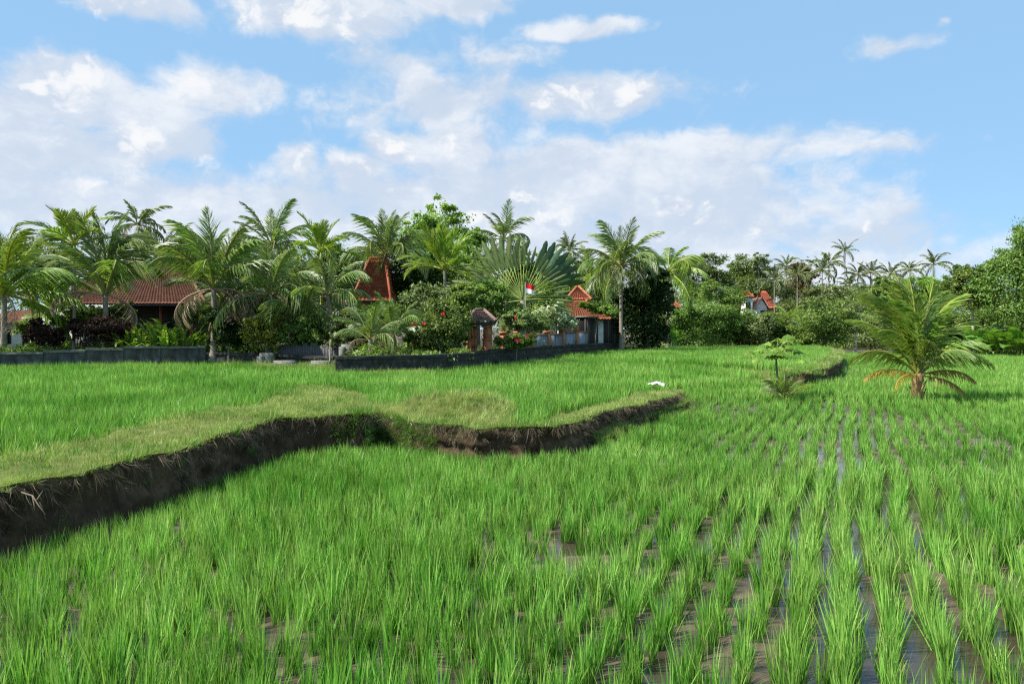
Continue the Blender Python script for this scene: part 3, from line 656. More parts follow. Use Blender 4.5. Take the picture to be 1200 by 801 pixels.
# ------------------------------------------------------------------ plant builders
def leaf_cards(C, N, size, rnd, aspect=.5, fold=.18):
    """diamond leaves of four corners at centres C with facing N"""
    n = len(C)
    N = N / (np.linalg.norm(N, axis=1)[:, None] + 1e-9)
    r = rng.normal(0, 1, (n, 3)); T = r - (r * N).sum(1)[:, None] * N; T /= np.linalg.norm(T, axis=1)[:, None] + 1e-9
    B = np.cross(N, T); s = size * rng.uniform(.5, 1.5, n)
    a = (T * s[:, None]) * .5; b = (B * (s * aspect)[:, None]) * .5; dz = N * (s * fold)[:, None] * .5
    V = np.stack([C - a - dz, C - b + dz * .3, C + a - dz, C + b + dz * .3], 1)
    f = (np.arange(n)[:, None] * 4 + np.arange(4))
    return V.reshape(-1, 3), f, np.repeat(rnd, 4)
def crown_mesh(name, blobs, n, size, aspect=.5, cl=34, cr=.30, updown=.25, shell=.55):
    """leaf clusters spread through ellipsoids (x,y,z,rx,ry,rz)"""
    B = np.array(blobs, float); w = (B[:, 3] * B[:, 4] + B[:, 3] * B[:, 5] + B[:, 4] * B[:, 5]); w /= w.sum()
    nc = max(6, n // cl); bi = rng.choice(len(B), nc, p=w)
    d = rng.normal(0, 1, (nc, 3)); d[:, 2] = d[:, 2] * .95 + .18; d /= np.linalg.norm(d, axis=1)[:, None]
    rad = shell + (1 - shell) * rng.uniform(0, 1, nc) ** .6
    rad *= 1 + .18 * rng.normal(0, 1, nc)
    cc = B[bi, :3] + d * rad[:, None] * B[bi, 3:]
    ci = rng.integers(0, nc, n); sc = B[bi, 3:].mean(1)[ci] * cr
    off = rng.normal(0, 1, (n, 3)) * np.array([1, 1, .6]); L = cc[ci] + off * sc[:, None]
    N = d[ci] * .9 + rng.normal(0, .7, (n, 3)) + np.array([0, 0, updown * 2])
    cv = rng.uniform(0, 1, nc)
    rnd = np.clip(.55 * cv[ci] + .45 * rng.uniform(0, 1, n), 0, 1)
    V, f, r = leaf_cards(L, N, size, rnd, aspect)
    return mesh_np(name, V, f, r)
TREE_SEED = [0]
def tree(name, label, cat, px, Y, blobs_px, n, size, mat, z0=VZ, trunk_r=.14, bark='bark', group=None, depth=1.0, aspect=.5, cr=.23, cl=70, limbs=True, flowers=None, lean=0.0, shell=.55):
    """blobs_px: (px, py, half width px, half height px) of each lobe of the crown"""
    x0 = (px - HX) / F * Y; root = empty(name, (x0, Y, z0)); tag(root, label, cat, group)
    bl = []
    for i, b in enumerate(blobs_px):
        bx, by, rx, ry = b[:4]; dy = (b[4] if len(b) > 4 else rng.uniform(-.35, .35) * rx * Y / F) 
        yy = Y + dy; q = U(bx, by, yy); bl.append((q[0] - x0, dy, q[2] - z0, rx * yy / F, max(rx, ry) * .85 * depth * yy / F, ry * yy / F))
    sub = []
    for b in bl:
        for k in range(4):
            d = rng.normal(0, 1, 3); d[2] = abs(d[2]) * .9 - .25; d /= np.linalg.norm(d); q = rng.uniform(.28, .5)
            sub.append((b[0] + d[0] * b[3] * .95, b[1] + d[1] * b[4] * .95, b[2] + d[2] * b[5] * 1.0, b[3] * q, b[4] * q, b[5] * q))
    main, bl = bl, [(*b[:3], b[3] * .88, b[4] * .88, b[5] * .88) for b in bl] + sub
    cm = crown_mesh('crown', bl, int(n * 1.7), size * .9, aspect, cl, cr, shell=shell)
    bl = main
    link('crown', cm, M[mat], root)
    mb = MB(); low = min(b[2] for b in bl); top = max(b[2] for b in bl); cx = np.mean([b[0] for b in bl]); fork = max(.15, low * .72)
    pts = [(0, 0, -.25), (lean * .4, 0, fork * .5), (cx * .5 + lean, 0, fork)]
    mb.tube(pts, [trunk_r * 1.25, trunk_r, trunk_r * .85], 8)
    if limbs:
        for b in bl:
            e = Vector(b[:3]); s = Vector(pts[-1]); mid = s.lerp(e, .55) + Vector((rng.uniform(-.1, .1), 0, .12 * b[5]))
            mb.tube([s, mid, e], [trunk_r * .62, trunk_r * .4, trunk_r * .16], 6)
            for k in range(3):
                dd = Vector((rng.uniform(-1, 1) * b[3], rng.uniform(-1, 1) * b[4], rng.uniform(-.2, .9) * b[5])) * .75
                mb.tube([mid.lerp(e, .5), e + dd], [trunk_r * .25, trunk_r * .06], 5)
    mb.build('trunk', M[bark], root, smooth=True)
    if flowers:
        m_, fs, fm = flowers; B = np.array(bl); bi = rng.integers(0, len(B), m_); d = rng.normal(0, 1, (m_, 3)); d[:, 1] = -np.abs(d[:, 1]); d /= np.linalg.norm(d, axis=1)[:, None]
        c = B[bi, :3] + d * B[bi, 3:] * 1.0
        C = np.repeat(c, 7, 0) + rng.normal(0, fs * .45, (m_ * 7, 3))
        V, f, r = leaf_cards(C, np.repeat(d, 7, 0) + rng.normal(0, .5, (m_ * 7, 3)), fs, rng.uniform(0, 1, m_ * 7), .8)
        link('blossom', mesh_np('blossom', V, f, r), M[fm], root)
    return root

def frond_mesh(name, arc, leaf=.26, pairs=42, droop=.5, width=.014, vup=.35, start=.16, gap=0.0, seg=12):
    """a feather leaf of unit length along +X, arching down by 'arc' radians; leaflets on both sides of the rib"""
    mb = MB(); rn = []
    ang = arc * .25; p = Vector((0, 0, 0)); pts = [p.copy()]; dirs = []
    for i in range(seg):
        q = (i + .5) / seg; a = arc * (.30 - 1.3 * q * q)
        dv = Vector((math.cos(a), 0, math.sin(a))); dirs.append(dv); p = p + dv / seg; pts.append(p.copy())
    rad = [.016 * (1 - i / (seg + 1)) ** .8 + .0012 for i in range(seg + 1)]
    mb.tube(pts, rad, 5); rn += [.9] * (mb.n)
    V, f = [], []
    for i in range(pairs):
        q = start + (1 - start) * (i + .3) / pairs; k = min(int(q * seg), seg - 1); fr = q * seg - k
        o = pts[k].lerp(pts[k + 1], fr); dv = dirs[k]; up = Vector((-dv.z, 0, dv.x))
        ln = leaf * (math.sin(math.pi * (.12 + .86 * (q - start) / (1 - start)) ** .75) ** .7) * random.uniform(.7, 1.15)
        for s in (-1, 1):
            if gap and random.random() < gap: continue
            sw = random.uniform(.5, .85) + .5 * q                         # swept forward, more so at the tip
            d = (Vector((0, s, 0)) * math.cos(sw) + dv * math.sin(sw) + up * (vup * random.uniform(.3, 1.2))).normalized()
            fall = Vector((0, 0, -1)) * droop * random.uniform(.6, 1.4)
            a = o; b = o + d * ln * .5 + fall * ln * .12; c = o + d * ln * .92 + fall * ln * .55
            t = (dv * .9 + up * .35).normalized() * width * random.uniform(.8, 1.2)
            V += [a - t * .5, a + t * .5, b + t, b - t, c]; n0 = len(V) - 5; f.append(n0); rn += [min(1, max(0, random.gauss(.42, .2)))] * 4 + [random.uniform(.5, .95)]
    f = np.array(f)
    f4 = np.stack([f, f + 1, f + 2, f + 3], 1); f3 = np.stack([f + 3, f + 2, f + 4], 1)
    mb.add([tuple(v) for v in V], f4, f3)
    return mb.mesh(name, rnd=rn)
FR = {  # frond shapes: a few of each, shared
    'coco': [frond_mesh('coconut_frond', a, .30, 54, d, .0095, v, .16, .13) for a, d, v in ((.5, .7, .3), (.8, 1.0, .1), (1.2, 1.3, -.05), (1.6, 1.5, -.2), (1.0, 1.2, .1))],
    'areca': [frond_mesh('areca_frond', a, .32, 26, d, .026, v, .22) for a, d, v in ((.5, .25, .5), (.85, .4, .45), (1.2, .6, .3))],
    'far': [frond_mesh('far_frond', a, .25, 20, d, .022, v) for a, d, v in ((.6, .6, .2), (1.0, .9, .0), (1.4, 1.1, -.1))],
    'dead': [frond_mesh('dead_frond', a, .22, 30, 1.6, .009, -.4, .2, .3) for a in (1.5, 1.9)],
}
for k_, mt_ in (('coco', 'palm'), ('areca', 'palm_light'), ('far', 'palm_far'), ('dead', 'palm_dead')):
    for me in FR[k_]: me.materials.append(M[mt_])
FR['light'] = []
for me in FR['coco']:
    c_ = me.copy(); c_.name = 'light_coconut_frond'; c_.materials.clear(); c_.materials.append(M['palm_light']); FR['light'].append(c_)

def palm(label, px, Y, py_c, L, n=18, kind='coco', z0=VZ, tr=.14, lean=0.0, emax=80, emin=-38, dead=0, cat='palm tree', group=None, nuts=0, shaft=0, trunk='bark_palm', name='coconut_palm', thin=1.0, up=0.0):
    """py_c: pixel height of the crown's heart; L: frond length in m"""
    hx, hy, hz = U(px, py_c, Y); bx = hx - lean
    root = empty(name, (bx, Y, z0)); tag(root, label, cat, group)
    H = hz - z0; mb = MB(); k = max(8, int(H / .22)); pts, rad = [], []
    for i in range(k + 1):
        q = i / k; pts.append((lean * (q ** 1.6), .15 * math.sin(q * 2.2) * (H / 8), q * H - (.2 if i == 0 else 0)))
        rad.append(tr * (1.45 - .45 * min(1, q * 6)) * (1 - .28 * q) * (1.07 if i % 2 else .95))
    if H > .5: mb.tube(pts, rad, 8)
    else: mb.tube([(0, 0, -.2), (0, 0, max(H, .1))], [tr * 1.5, tr], 8)
    if H > .5 or shaft == 0: mb.build('trunk', M[trunk], root, smooth=True)
    top = Vector((lean, .15 * math.sin(2.2) * (H / 8), H))
    if shaft:
        sh = MB(); sh.tube([top + Vector((0, 0, -.1)), top + Vector((0, 0, shaft * .5)), top + Vector((0, 0, shaft))], [tr * .95, tr * 1.05, tr * .5], 8)
        sh.build('crownshaft', M['shaft'], root, smooth=True); top = top + Vector((0, 0, shaft * .92))
    ms = FR[kind]; az = random.uniform(0, 6.28)
    for i in range(n):
        q = (i + .5) / n; e = emax + (emin - emax) * q ** .85 + random.uniform(-9, 9)
        az += 2.39996 + random.uniform(-.25, .25)
        v = min(len(ms) - 1, int((1 - (e + 45) / 130) * len(ms) * .999)) if random.random() < .75 else random.randrange(len(ms))
        o = link('frond', ms[max(0, v)], None, root)
        o.location = top + Vector((math.cos(az), math.sin(az), 0)) * tr * .5 + Vector((0, 0, .1 * (1 - q)))
        o.rotation_euler = (random.uniform(-.35, .35), -R(e + up), az)
        s = L * random.uniform(.85, 1.12) * (.8 if q < .12 else 1); o.scale = (s, s * thin, s)
    for i in range(dead):
        az += 2.2; o = link('dead_frond', random.choice(FR['dead']), None, root); o.location = top + Vector((math.cos(az), math.sin(az), -.15)) * tr
        o.rotation_euler = (random.uniform(-.3, .3), R(random.uniform(10, 55)), az); s = L * random.uniform(.6, .85); o.scale = (s, s, s)
    for i in range(nuts):
        a = random.uniform(0, 6.28); nb = MB()
        c = top + Vector((math.cos(a) * tr * 1.7, math.sin(a) * tr * 1.7, -random.uniform(.1, .4)))
        nb.tube([c + Vector((0, 0, -.13)), c + Vector((0, 0, -.09)), c, c + Vector((0, 0, .09)), c + Vector((0, 0, .13))], [.02, .09, .125, .09, .02], 8); nb.build('coconut', M['coconut'], root, smooth=True)
    return root

def paddle_mesh(name, arc, wid, pet, tear=.25, seg=12):
    """a banana-like leaf of unit length along +X: stalk, then a blade with a midrib fold and split edges"""
    pts, dirs = [Vector((0, 0, 0))], []
    for i in range(seg):
        q = (i + .5) / seg; a = arc * (.25 - 1.25 * q * q); d = Vector((math.cos(a), 0, math.sin(a))); dirs.append(d); pts.append(pts[-1] + d / seg)
    mb = MB(); mb.tube(pts, [.014 * (1 - .85 * i / seg) + .002 for i in range(seg + 1)], 5); rn = [.95] * mb.n
    V, f4, k = [], [], 0; m = 22
    for i in range(m):
        q0 = pet + (1 - pet) * i / m; q1 = pet + (1 - pet) * (i + 1) / m
        def at(q):
            j = min(int(q * seg), seg - 1); return pts[j].lerp(pts[j + 1], q * seg - j), dirs[j]
        (a, da), (b, db) = at(q0), at(min(q1, .9999))
        def ww(q):
            t = (q - pet) / (1 - pet); return wid * max(.02, math.sin(math.pi * min(1, t * .93 + .07)) ** .6)
        for s in (-1, 1):
            fl = -.25 - (random.uniform(0, 1.2) if random.random() < tear else 0); up0 = Vector((-da.z, 0, da.x))
            e0 = a + Vector((0, s, 0)) * ww(q0) + up0 * ww(q0) * (.3 + fl * .4); e1 = b + Vector((0, s, 0)) * ww(q1) + up0 * ww(q1) * (.3 + fl * .4) - db * (.012 if random.random() < tear else 0)
            V += [a, b, e1, e0]; f4.append((k, k + 1, k + 2, k + 3)); k += 4
            r_ = min(1, max(0, random.gauss(.45, .2))); rn += [min(1, r_ + .2)] * 2 + [r_] * 2
    mb.add([tuple(v) for v in V], f4)
    return mb.mesh(name, rnd=rn)
PAD = [paddle_mesh('broad_leaf', a, w, p) for a, w, p in ((.5, .15, .2), (.9, .14, .18), (1.3, .15, .15), (1.0, .18, .25))]
for me in PAD: me.materials.append(M['banana'])
STRAP = [paddle_mesh('strap_leaf', a, .055, .08, 0) for a in (.7, 1.1, 1.5)]
for me in STRAP: me.materials.append(M['leaf_bright'])
def broadleaf(name, label, cat, px, Y, z0, L, n, meshes=PAD, group=None, emin=15, emax=85, spread=.25, lift=0.0):
    root = empty(name, ((px - HX) / F * Y, Y, z0)); tag(root, label, cat, group)
    az = random.uniform(0, 6)
    for i in range(n):
        az += 2.4 + random.uniform(-.3, .3); o = link('leaf', random.choice(meshes), None, root); r = spread * math.sqrt(random.random())
        o.location = (r * math.cos(az), r * math.sin(az), lift * random.uniform(.3, 1)); o.rotation_euler = (random.uniform(-.4, .4), -R(random.uniform(emin, emax)), az); s = L * random.uniform(.7, 1.1); o.scale = (s, s, s)
    if lift:
        mb = MB(); mb.tube([(0, 0, -.1), (0, 0, lift)], [.12, .08], 8); mb.build('stem', M['shaft'], root, smooth=True)
    return root
def fan_palm(label, px, Y, py_c, L, n, mat, z0=VZ, face=0.0, petm='petiole', a0=-8, a1=188, pet=.5, wid=.075, tilt=0.0):
    """traveller's palm: stalks and paddle leaves spread in one plane like a hand fan"""
    x, y, zc = U(px, py_c, Y); root = empty('traveller_palm', (x, y, z0), face); tag(root, label, 'palm tree')
    mb = MB(); H = zc - z0; mb.tube([(0, 0, -.2), (0, 0, H * .5), (0, 0, H)], [.24, .2, .17], 10); mb.build('trunk', M['bark_palm'], root, smooth=True)
    for i in range(n):
        a = R(a0 + (a1 - a0) * (i + .5) / n); l = L * random.uniform(.93, 1.05); d = Vector((math.cos(a), 0, math.sin(a))); nrm = Vector((-d.z, 0, d.x))
        s = 1 if math.cos(a) > 0 else -1; sag = -.13 * abs(math.cos(a)) * l; yo = random.uniform(-.12, .12)
        base = Vector((.12 * math.cos(a), yo * .3, H + .25 * math.sin(a))); 
        def pt(q): return base + d * l * q + Vector((0, yo * q + tilt * q * q, sag * q * q))
        st = MB(); st.tube([pt(q) for q in (0, .12, .3, pet + .03)], [.075, .05, .032, .022], 6); lf = st.build('stalk', M[petm], root, smooth=True)
        V, f, rn = [], [], []; m = 16
        tw = random.uniform(-.5, .5)
        for j in range(m + 1):
            q = pet + (1 - pet) * j / m; w = wid * L * max(.03, math.sin(math.pi * min(1, .06 + .9 * j / m)) ** .6) * random.uniform(.8, 1.1); c = pt(q)
            sd_ = nrm * math.cos(tw) + Vector((0, 1, 0)) * math.sin(tw)
            V += [c - sd_ * w + Vector((0, .05, -.04)), c, c + sd_ * w + Vector((0, .05, -.04))]; rn += [random.uniform(.2, .6), .85, random.uniform(.3, .8)]
        for j in range(m): f += [(3 * j, 3 * j + 1, 3 * j + 4, 3 * j + 3), (3 * j + 1, 3 * j + 2, 3 * j + 5, 3 * j + 4)]
        link('leaf', mesh_np('fan_leaf', [tuple(v) for v in V], np.array(f), rn), M[mat], root)
    return root

# ------------------------------------------------------------------ buildings and walls
def slope(mb, p00, p10, p11, p01, course=.32, tw=.26, lift=.05):
    """a tiled roof slope (eave p00-p10, ridge p01-p11): lapped courses of rolled tiles as real relief"""
    p00, p10, p11, p01 = map(Vector, (p00, p10, p11, p01))
    ln = ((p01 + p11) / 2 - (p00 + p10) / 2).length; k = max(2, int(ln / course)); nrm = (p10 - p00).cross(p01 - p00).normalized()
    if nrm.z < 0: nrm = -nrm
    w = (p10 - p00).length; m = max(4, int(w / tw)) * 4
    V, f = [], []
    for r in range(k):
        for e in (0, 1):
            q = (r + e) / k; a = p00.lerp(p01, q); b = p10.lerp(p11, q)
            for c in range(m + 1):
                u = c / m; p = a.lerp(b, u); h = .035 * math.cos(c * math.pi / 2) + (lift if e == 0 else 0.0)
                V.append(p + nrm * (h + .02))
        o = r * 2 * (m + 1)
        f += [(o + c, o + c + 1, o + m + 2 + c, o + m + 1 + c) for c in range(m)]
        if r: f += [(o - m - 1 + c, o - m + c, o + c + 1, o + c) for c in range(m)]
    mb.add([tuple(v) for v in V], f)
def hip_roof(name, mat, parent, x0, x1, y0, y1, z0, z1, rx0, rx1, ry0=None, ry1=None, cap='tile_old', **kw):
    """ridge between rx0 and rx1 in the middle, or a flat-topped frustum with ry0, ry1"""
    ym = (y0 + y1) / 2; ry0 = ym if ry0 is None else ry0; ry1 = ym if ry1 is None else ry1
    A, B, C, D = (x0, y0, z0), (x1, y0, z0), (x1, y1, z0), (x0, y1, z0); a, b, c, d = (rx0, ry0, z1), (rx1, ry0, z1), (rx1, ry1, z1), (rx0, ry1, z1)
    mb = MB(); slope(mb, A, B, b, a, **kw); slope(mb, C, D, d, c, **kw); slope(mb, D, A, a, d, **kw); slope(mb, B, C, c, b, **kw)
    o = mb.build(name, M[mat], parent)
    rb = MB()
    for p, q in ((A, a), (B, b), (C, c), (D, d), (a, b)):
        if (Vector(p) - Vector(q)).length > .1: rb.tube([Vector(p) + Vector((0, 0, .06)), Vector(q) + Vector((0, 0, .08))], [.11, .11], 7)
    rb.build('ridge_cap', M[cap], o, smooth=True)
    ev = MB(); t = .12
    for p, q in ((A, B), (B, C), (C, D), (D, A)):
        p, q = Vector(p), Vector(q); z = Vector((0, 0, -t)); ev.quad(p, q, q + z, p + z)
    ev.quad(Vector(A) + Vector((0, 0, -t)), Vector(B) + Vector((0, 0, -t)), Vector(C) + Vector((0, 0, -t)), Vector(D) + Vector((0, 0, -t)))
    ev.build('eave', M['wood_dark'], o)
    return o
def window(parent, x0, x1, z0, z1, y, frame='wood_dark', pane='dark_void'):
    mb = MB(); b = .07
    mb.box(x0, x1, y - .05, y + .02, z0, z0 + b); mb.box(x0, x1, y - .05, y + .02, z1 - b, z1); mb.box(x0, x0 + b, y - .05, y + .02, z0 + b, z1 - b); mb.box(x1 - b, x1, y - .05, y + .02, z0 + b, z1 - b)
    w = mb.build('window', M[frame], parent); p = MB(); p.box(x0 + b, x1 - b, y - .01, y + .015, z0 + b, z1 - b); p.build('pane', M[pane], w); return w

def wall_run(name, label, pts, h0, h1, th, base_mat, top_mat, coping=.14, split=.5, parts='panel', seg_len=2.6, cat='wall', cop_mat='dark_stone'):
    """pts: (x, y, ztop). A stone footing and render panels with a coping, following the polyline"""
    root = empty(name, (pts[0][0], pts[0][1], h0)); tag(root, label, cat); o0 = Vector((pts[0][0], pts[0][1], h0))
    for (xa, ya, za), (xb, yb, zb) in zip(pts[:-1], pts[1:]):
        L = math.hypot(xb - xa, yb - ya); k = max(1, round(L / seg_len)); an = math.atan2(yb - ya, xb - xa)
        for i in range(k):
            q0, q1 = i / k, (i + 1) / k; p = Vector((xa + (xb - xa) * q0, ya + (yb - ya) * q0, 0)); z_ = za + (zb - za) * (q0 + q1) / 2 + random.uniform(-.025, .025); w = L / k
            zs = h0 + (z_ - h0) * split
            def put(nm, mat, y0, y1, z0, z1, x0=0.006, x1=None, nx=8, nz=4, rough=.02):
                X = np.linspace(x0, x1 or w - .006, nx + 1); Z = np.linspace(z0, z1, nz + 1); mb = MB()
                gx, gz = np.meshgrid(X, Z); yy = y0 + rng.normal(0, rough, gx.shape); V = np.stack([gx, yy, gz], -1).reshape(-1, 3); i_ = np.arange(V.shape[0]).reshape(nz + 1, nx + 1)
                mb.add(V, np.stack([i_[:-1, :-1], i_[:-1, 1:], i_[1:, 1:], i_[1:, :-1]], -1).reshape(-1, 4)); mb.box(x0, x1 or w - .006, y0 + rough * 3, y1, z0 + .003, z1 - .003)
                top = np.stack([X, yy[-1], np.full(len(X), z1)], 1); bk = np.stack([X, np.full(len(X), y1), np.full(len(X), z1)], 1); j_ = np.arange(nx)
                mb.add(np.concatenate([top, bk]), np.stack([j_, j_ + 1, j_ + nx + 2, j_ + nx + 1], 1))
                o = mb.build(nm, M[mat], root); o.location = p - Vector((o0.x, o0.y, h0)); o.rotation_euler = (0, 0, an); return o
            put('footing', base_mat, -.10, th, h0 - .3, zs, rough=.05)
            put(parts, top_mat, -.0, th - .02, zs + .002, z_ - coping, rough=.008)
            put('coping', cop_mat, -.07, th + .05, z_ - coping + .002, z_ + random.uniform(-.01, .02), nz=2, rough=.015)
    return root
def W(px, py, Y): return U(px, py, Y)

def build_walls():
    wall_run('garden_wall', 'long low blackened wall before the dark tiled house at the far left', [W(-70, 417, 43.2), W(0, 414.5, 43.5), W(100, 409, 45), W(188, 404, 46.5), W(241, 408, 47.5)], .45, 0, .4, 'dark_stone', 'dark_render', .12, .34, cop_mat='concrete')
    wall_run('garden_wall', 'low black stone wall below the plank fence', [W(242, 412, 47.5), W(300, 415, 46.6), W(391, 417.5, 45.0)], .45, 0, .4, 'dark_stone', 'dark_stone', .14, .5)
    wall_run('garden_wall', 'curving black stone wall along the field before the orange gate', [W(393, 417, 38.2), W(430, 417, 38.4), W(500, 417, 40), W(560, 412, 45), W(600, 408, 49.3), W(632, 405.5, 54), W(690, 403, 67), W(727, 401, 76)], .4, 0, .5, 'dark_stone', 'dark_stone', .14, .5)
    # plank fence and blocks in the gap
    x0, y0, _ = W(326, 0, 47.2); x1, y1, _ = W(402, 0, 45.8); root = empty('plank_fence', (x0, y0, VZ)); tag(root, 'grey weathered plank fence beside pale concrete blocks', 'fence')
    L = math.hypot(x1 - x0, y1 - y0); k = 26; an = math.atan2(y1 - y0, x1 - x0); root.rotation_euler = (0, 0, an); pm = []
    for i in range(4): mb = MB(); mb.box(.004, L / k - .004, -.015, .015, -.25, .82 + .05 * i, j=.008); pm.append(mb.mesh('plank'))
    for i in range(k): o = link('plank', pm[i % 4], M['wood'], root); o.location = (i * L / k, random.uniform(-.01, .01), random.uniform(-.06, .04))
    mb = MB(); mb.box(0, L, .02, .07, .2, .28); mb.box(0, L, .02, .07, .6, .68); mb.build('rail', M['wood_dark'], root)
    for px, py, Y, w, h, lab in ((313, 413, 45.6, .75, .6, 'pale square concrete block left of the plank fence'), (334, 421.5, 44.0, 1.2, .4, 'low grey concrete slab block before the plank fence'), (377, 422, 43.4, 1.0, .4, 'mossy concrete block at the end of the weedy gap'), (407, 402, 45.2, .62, 1.1, 'pale stone gate pier right of the plank fence')):
        x, y, z = W(px, py, Y); mb = MB(); mb.box(-w / 2, w / 2, -.3, .3, -.9, .06, j=.03); mb.box(-w * .62, -w * .1, -.42, -.302, -.9, -.12, j=.03)
        o = mb.build('concrete_block', M['concrete']); o.location = (x, y, z - .09); tag(o, lab, 'block')
    x, y, z = W(386.5, 404, 43.3); mb = MB(); mb.tube([(0, 0, -.9), (.02, 0, 0), (.03, 0, .3)], [.035, .03, .022], 6); o = mb.build('stake', M['bark_pale'], smooth=True); o.location = (x, y, z); tag(o, 'thin pale stake standing beside the mossy concrete block', 'stake')
    # painted wall with orange piers right of the gate
    pts = [W(592, 392, 50.5), W(624, 391, 56), W(660, 388, 63), W(690, 386, 69)]
    root = empty('painted_wall', (pts[0][0], pts[0][1], VZ)); tag(root, 'blue grey painted wall with orange brick piers right of the gate', 'wall'); o0 = Vector((pts[0][0], pts[0][1], VZ))
    for i, ((xa, ya, za), (xb, yb, zb)) in enumerate(zip(pts[:-1], pts[1:])):
        L = math.hypot(xb - xa, yb - ya); an = math.atan2(yb - ya, xb - xa); loc = Vector((xa, ya, VZ)) - o0
        kk = max(1, round(L / 3.4))
        for j in range(kk):
            w = L / kk; lo = loc + Vector((math.cos(an), math.sin(an), 0)) * (w * j); hh = max(.9, za - VZ)
            mb = MB(); mb.box(.2, w - .2, 0, .2, -.2, hh - .16, j=.004); o = mb.build('panel', M['grey_paint'] if i else M['orange_brick'], root); o.location = lo; o.rotation_euler = (0, 0, an)
            mb = MB(); mb.box(-.2, .2, -.08, .3, -.2, hh + .06, j=.006); mb.box(-.26, .26, -.14, .36, hh + .062, hh + .2, j=.006); o = mb.build('pier', M['orange_brick'], root); o.location = lo; o.rotation_euler = (0, 0, an)
            mb = MB(); mb.box(.262, w - .262, -.08, .28, hh - .158, hh - .02, j=.006); o = mb.build('coping', M['tile_dim'], root); o.location = lo; o.rotation_euler = (0, 0, an)
build_walls()

def build_gate():
    Y = 48.0; x, y, _ = U(564, 0, Y); root = empty('village_gate', (x, y, VZ), R(14)); tag(root, 'small orange brick gate with carved door and brown hipped roof', 'gate')
    s = Y / F; base = U(0, 415, Y)[2] - VZ
    zt = U(0, 381, Y)[2] - VZ
    for px0, px1 in ((-17, -12.5), (2.5, 11)):
        mb = MB(); a, b = px0 * s, px1 * s; mb.box(a, b, -.22, .22, -.3, zt * .55); mb.box(a - .05, b + .05, -.27, .27, zt * .55 + .002, zt * .55 + .1); mb.box(a + .03, b - .03, -.2, .2, zt * .55 + .102, zt - .12); mb.box(a - .06, b + .06, -.28, .28, zt - .118, zt)
        mb.build('pier', M['orange_brick'], root)
    mb = MB(); mb.box(-18 * s, 12.5 * s, -.32, .32, zt + .002, zt + .2); mb.build('lintel', M['tile_dim'], root)
    d = MB(); d.box(-12.3 * s, -5 * s, .0, .06, -.1, zt - .05); dr = d.build('door', M['wood_carved'], root); dr.rotation_euler = (0, 0, 0)
    for i in range(3):
        for q in (0, 1):
            m2 = MB(); xa = (-11.8 + q * 3.4) * s; za = .08 + i * (zt - .2) / 3; m2.box(xa, xa + 2.8 * s, -.035, -.002, za, za + (zt - .2) / 3 - .1); m2.build('door_panel', M['orange_brick'], dr)
    zr = zt + .2; hw = 24 * s
    hip_roof('roof', 'tile_dim', root, -19 * s, 15 * s, -.75, .75, zr + .02, U(0, 364, Y)[2] - VZ, -7 * s, 3 * s, course=.2, tw=.18, cap='tile_dim')
build_gate()

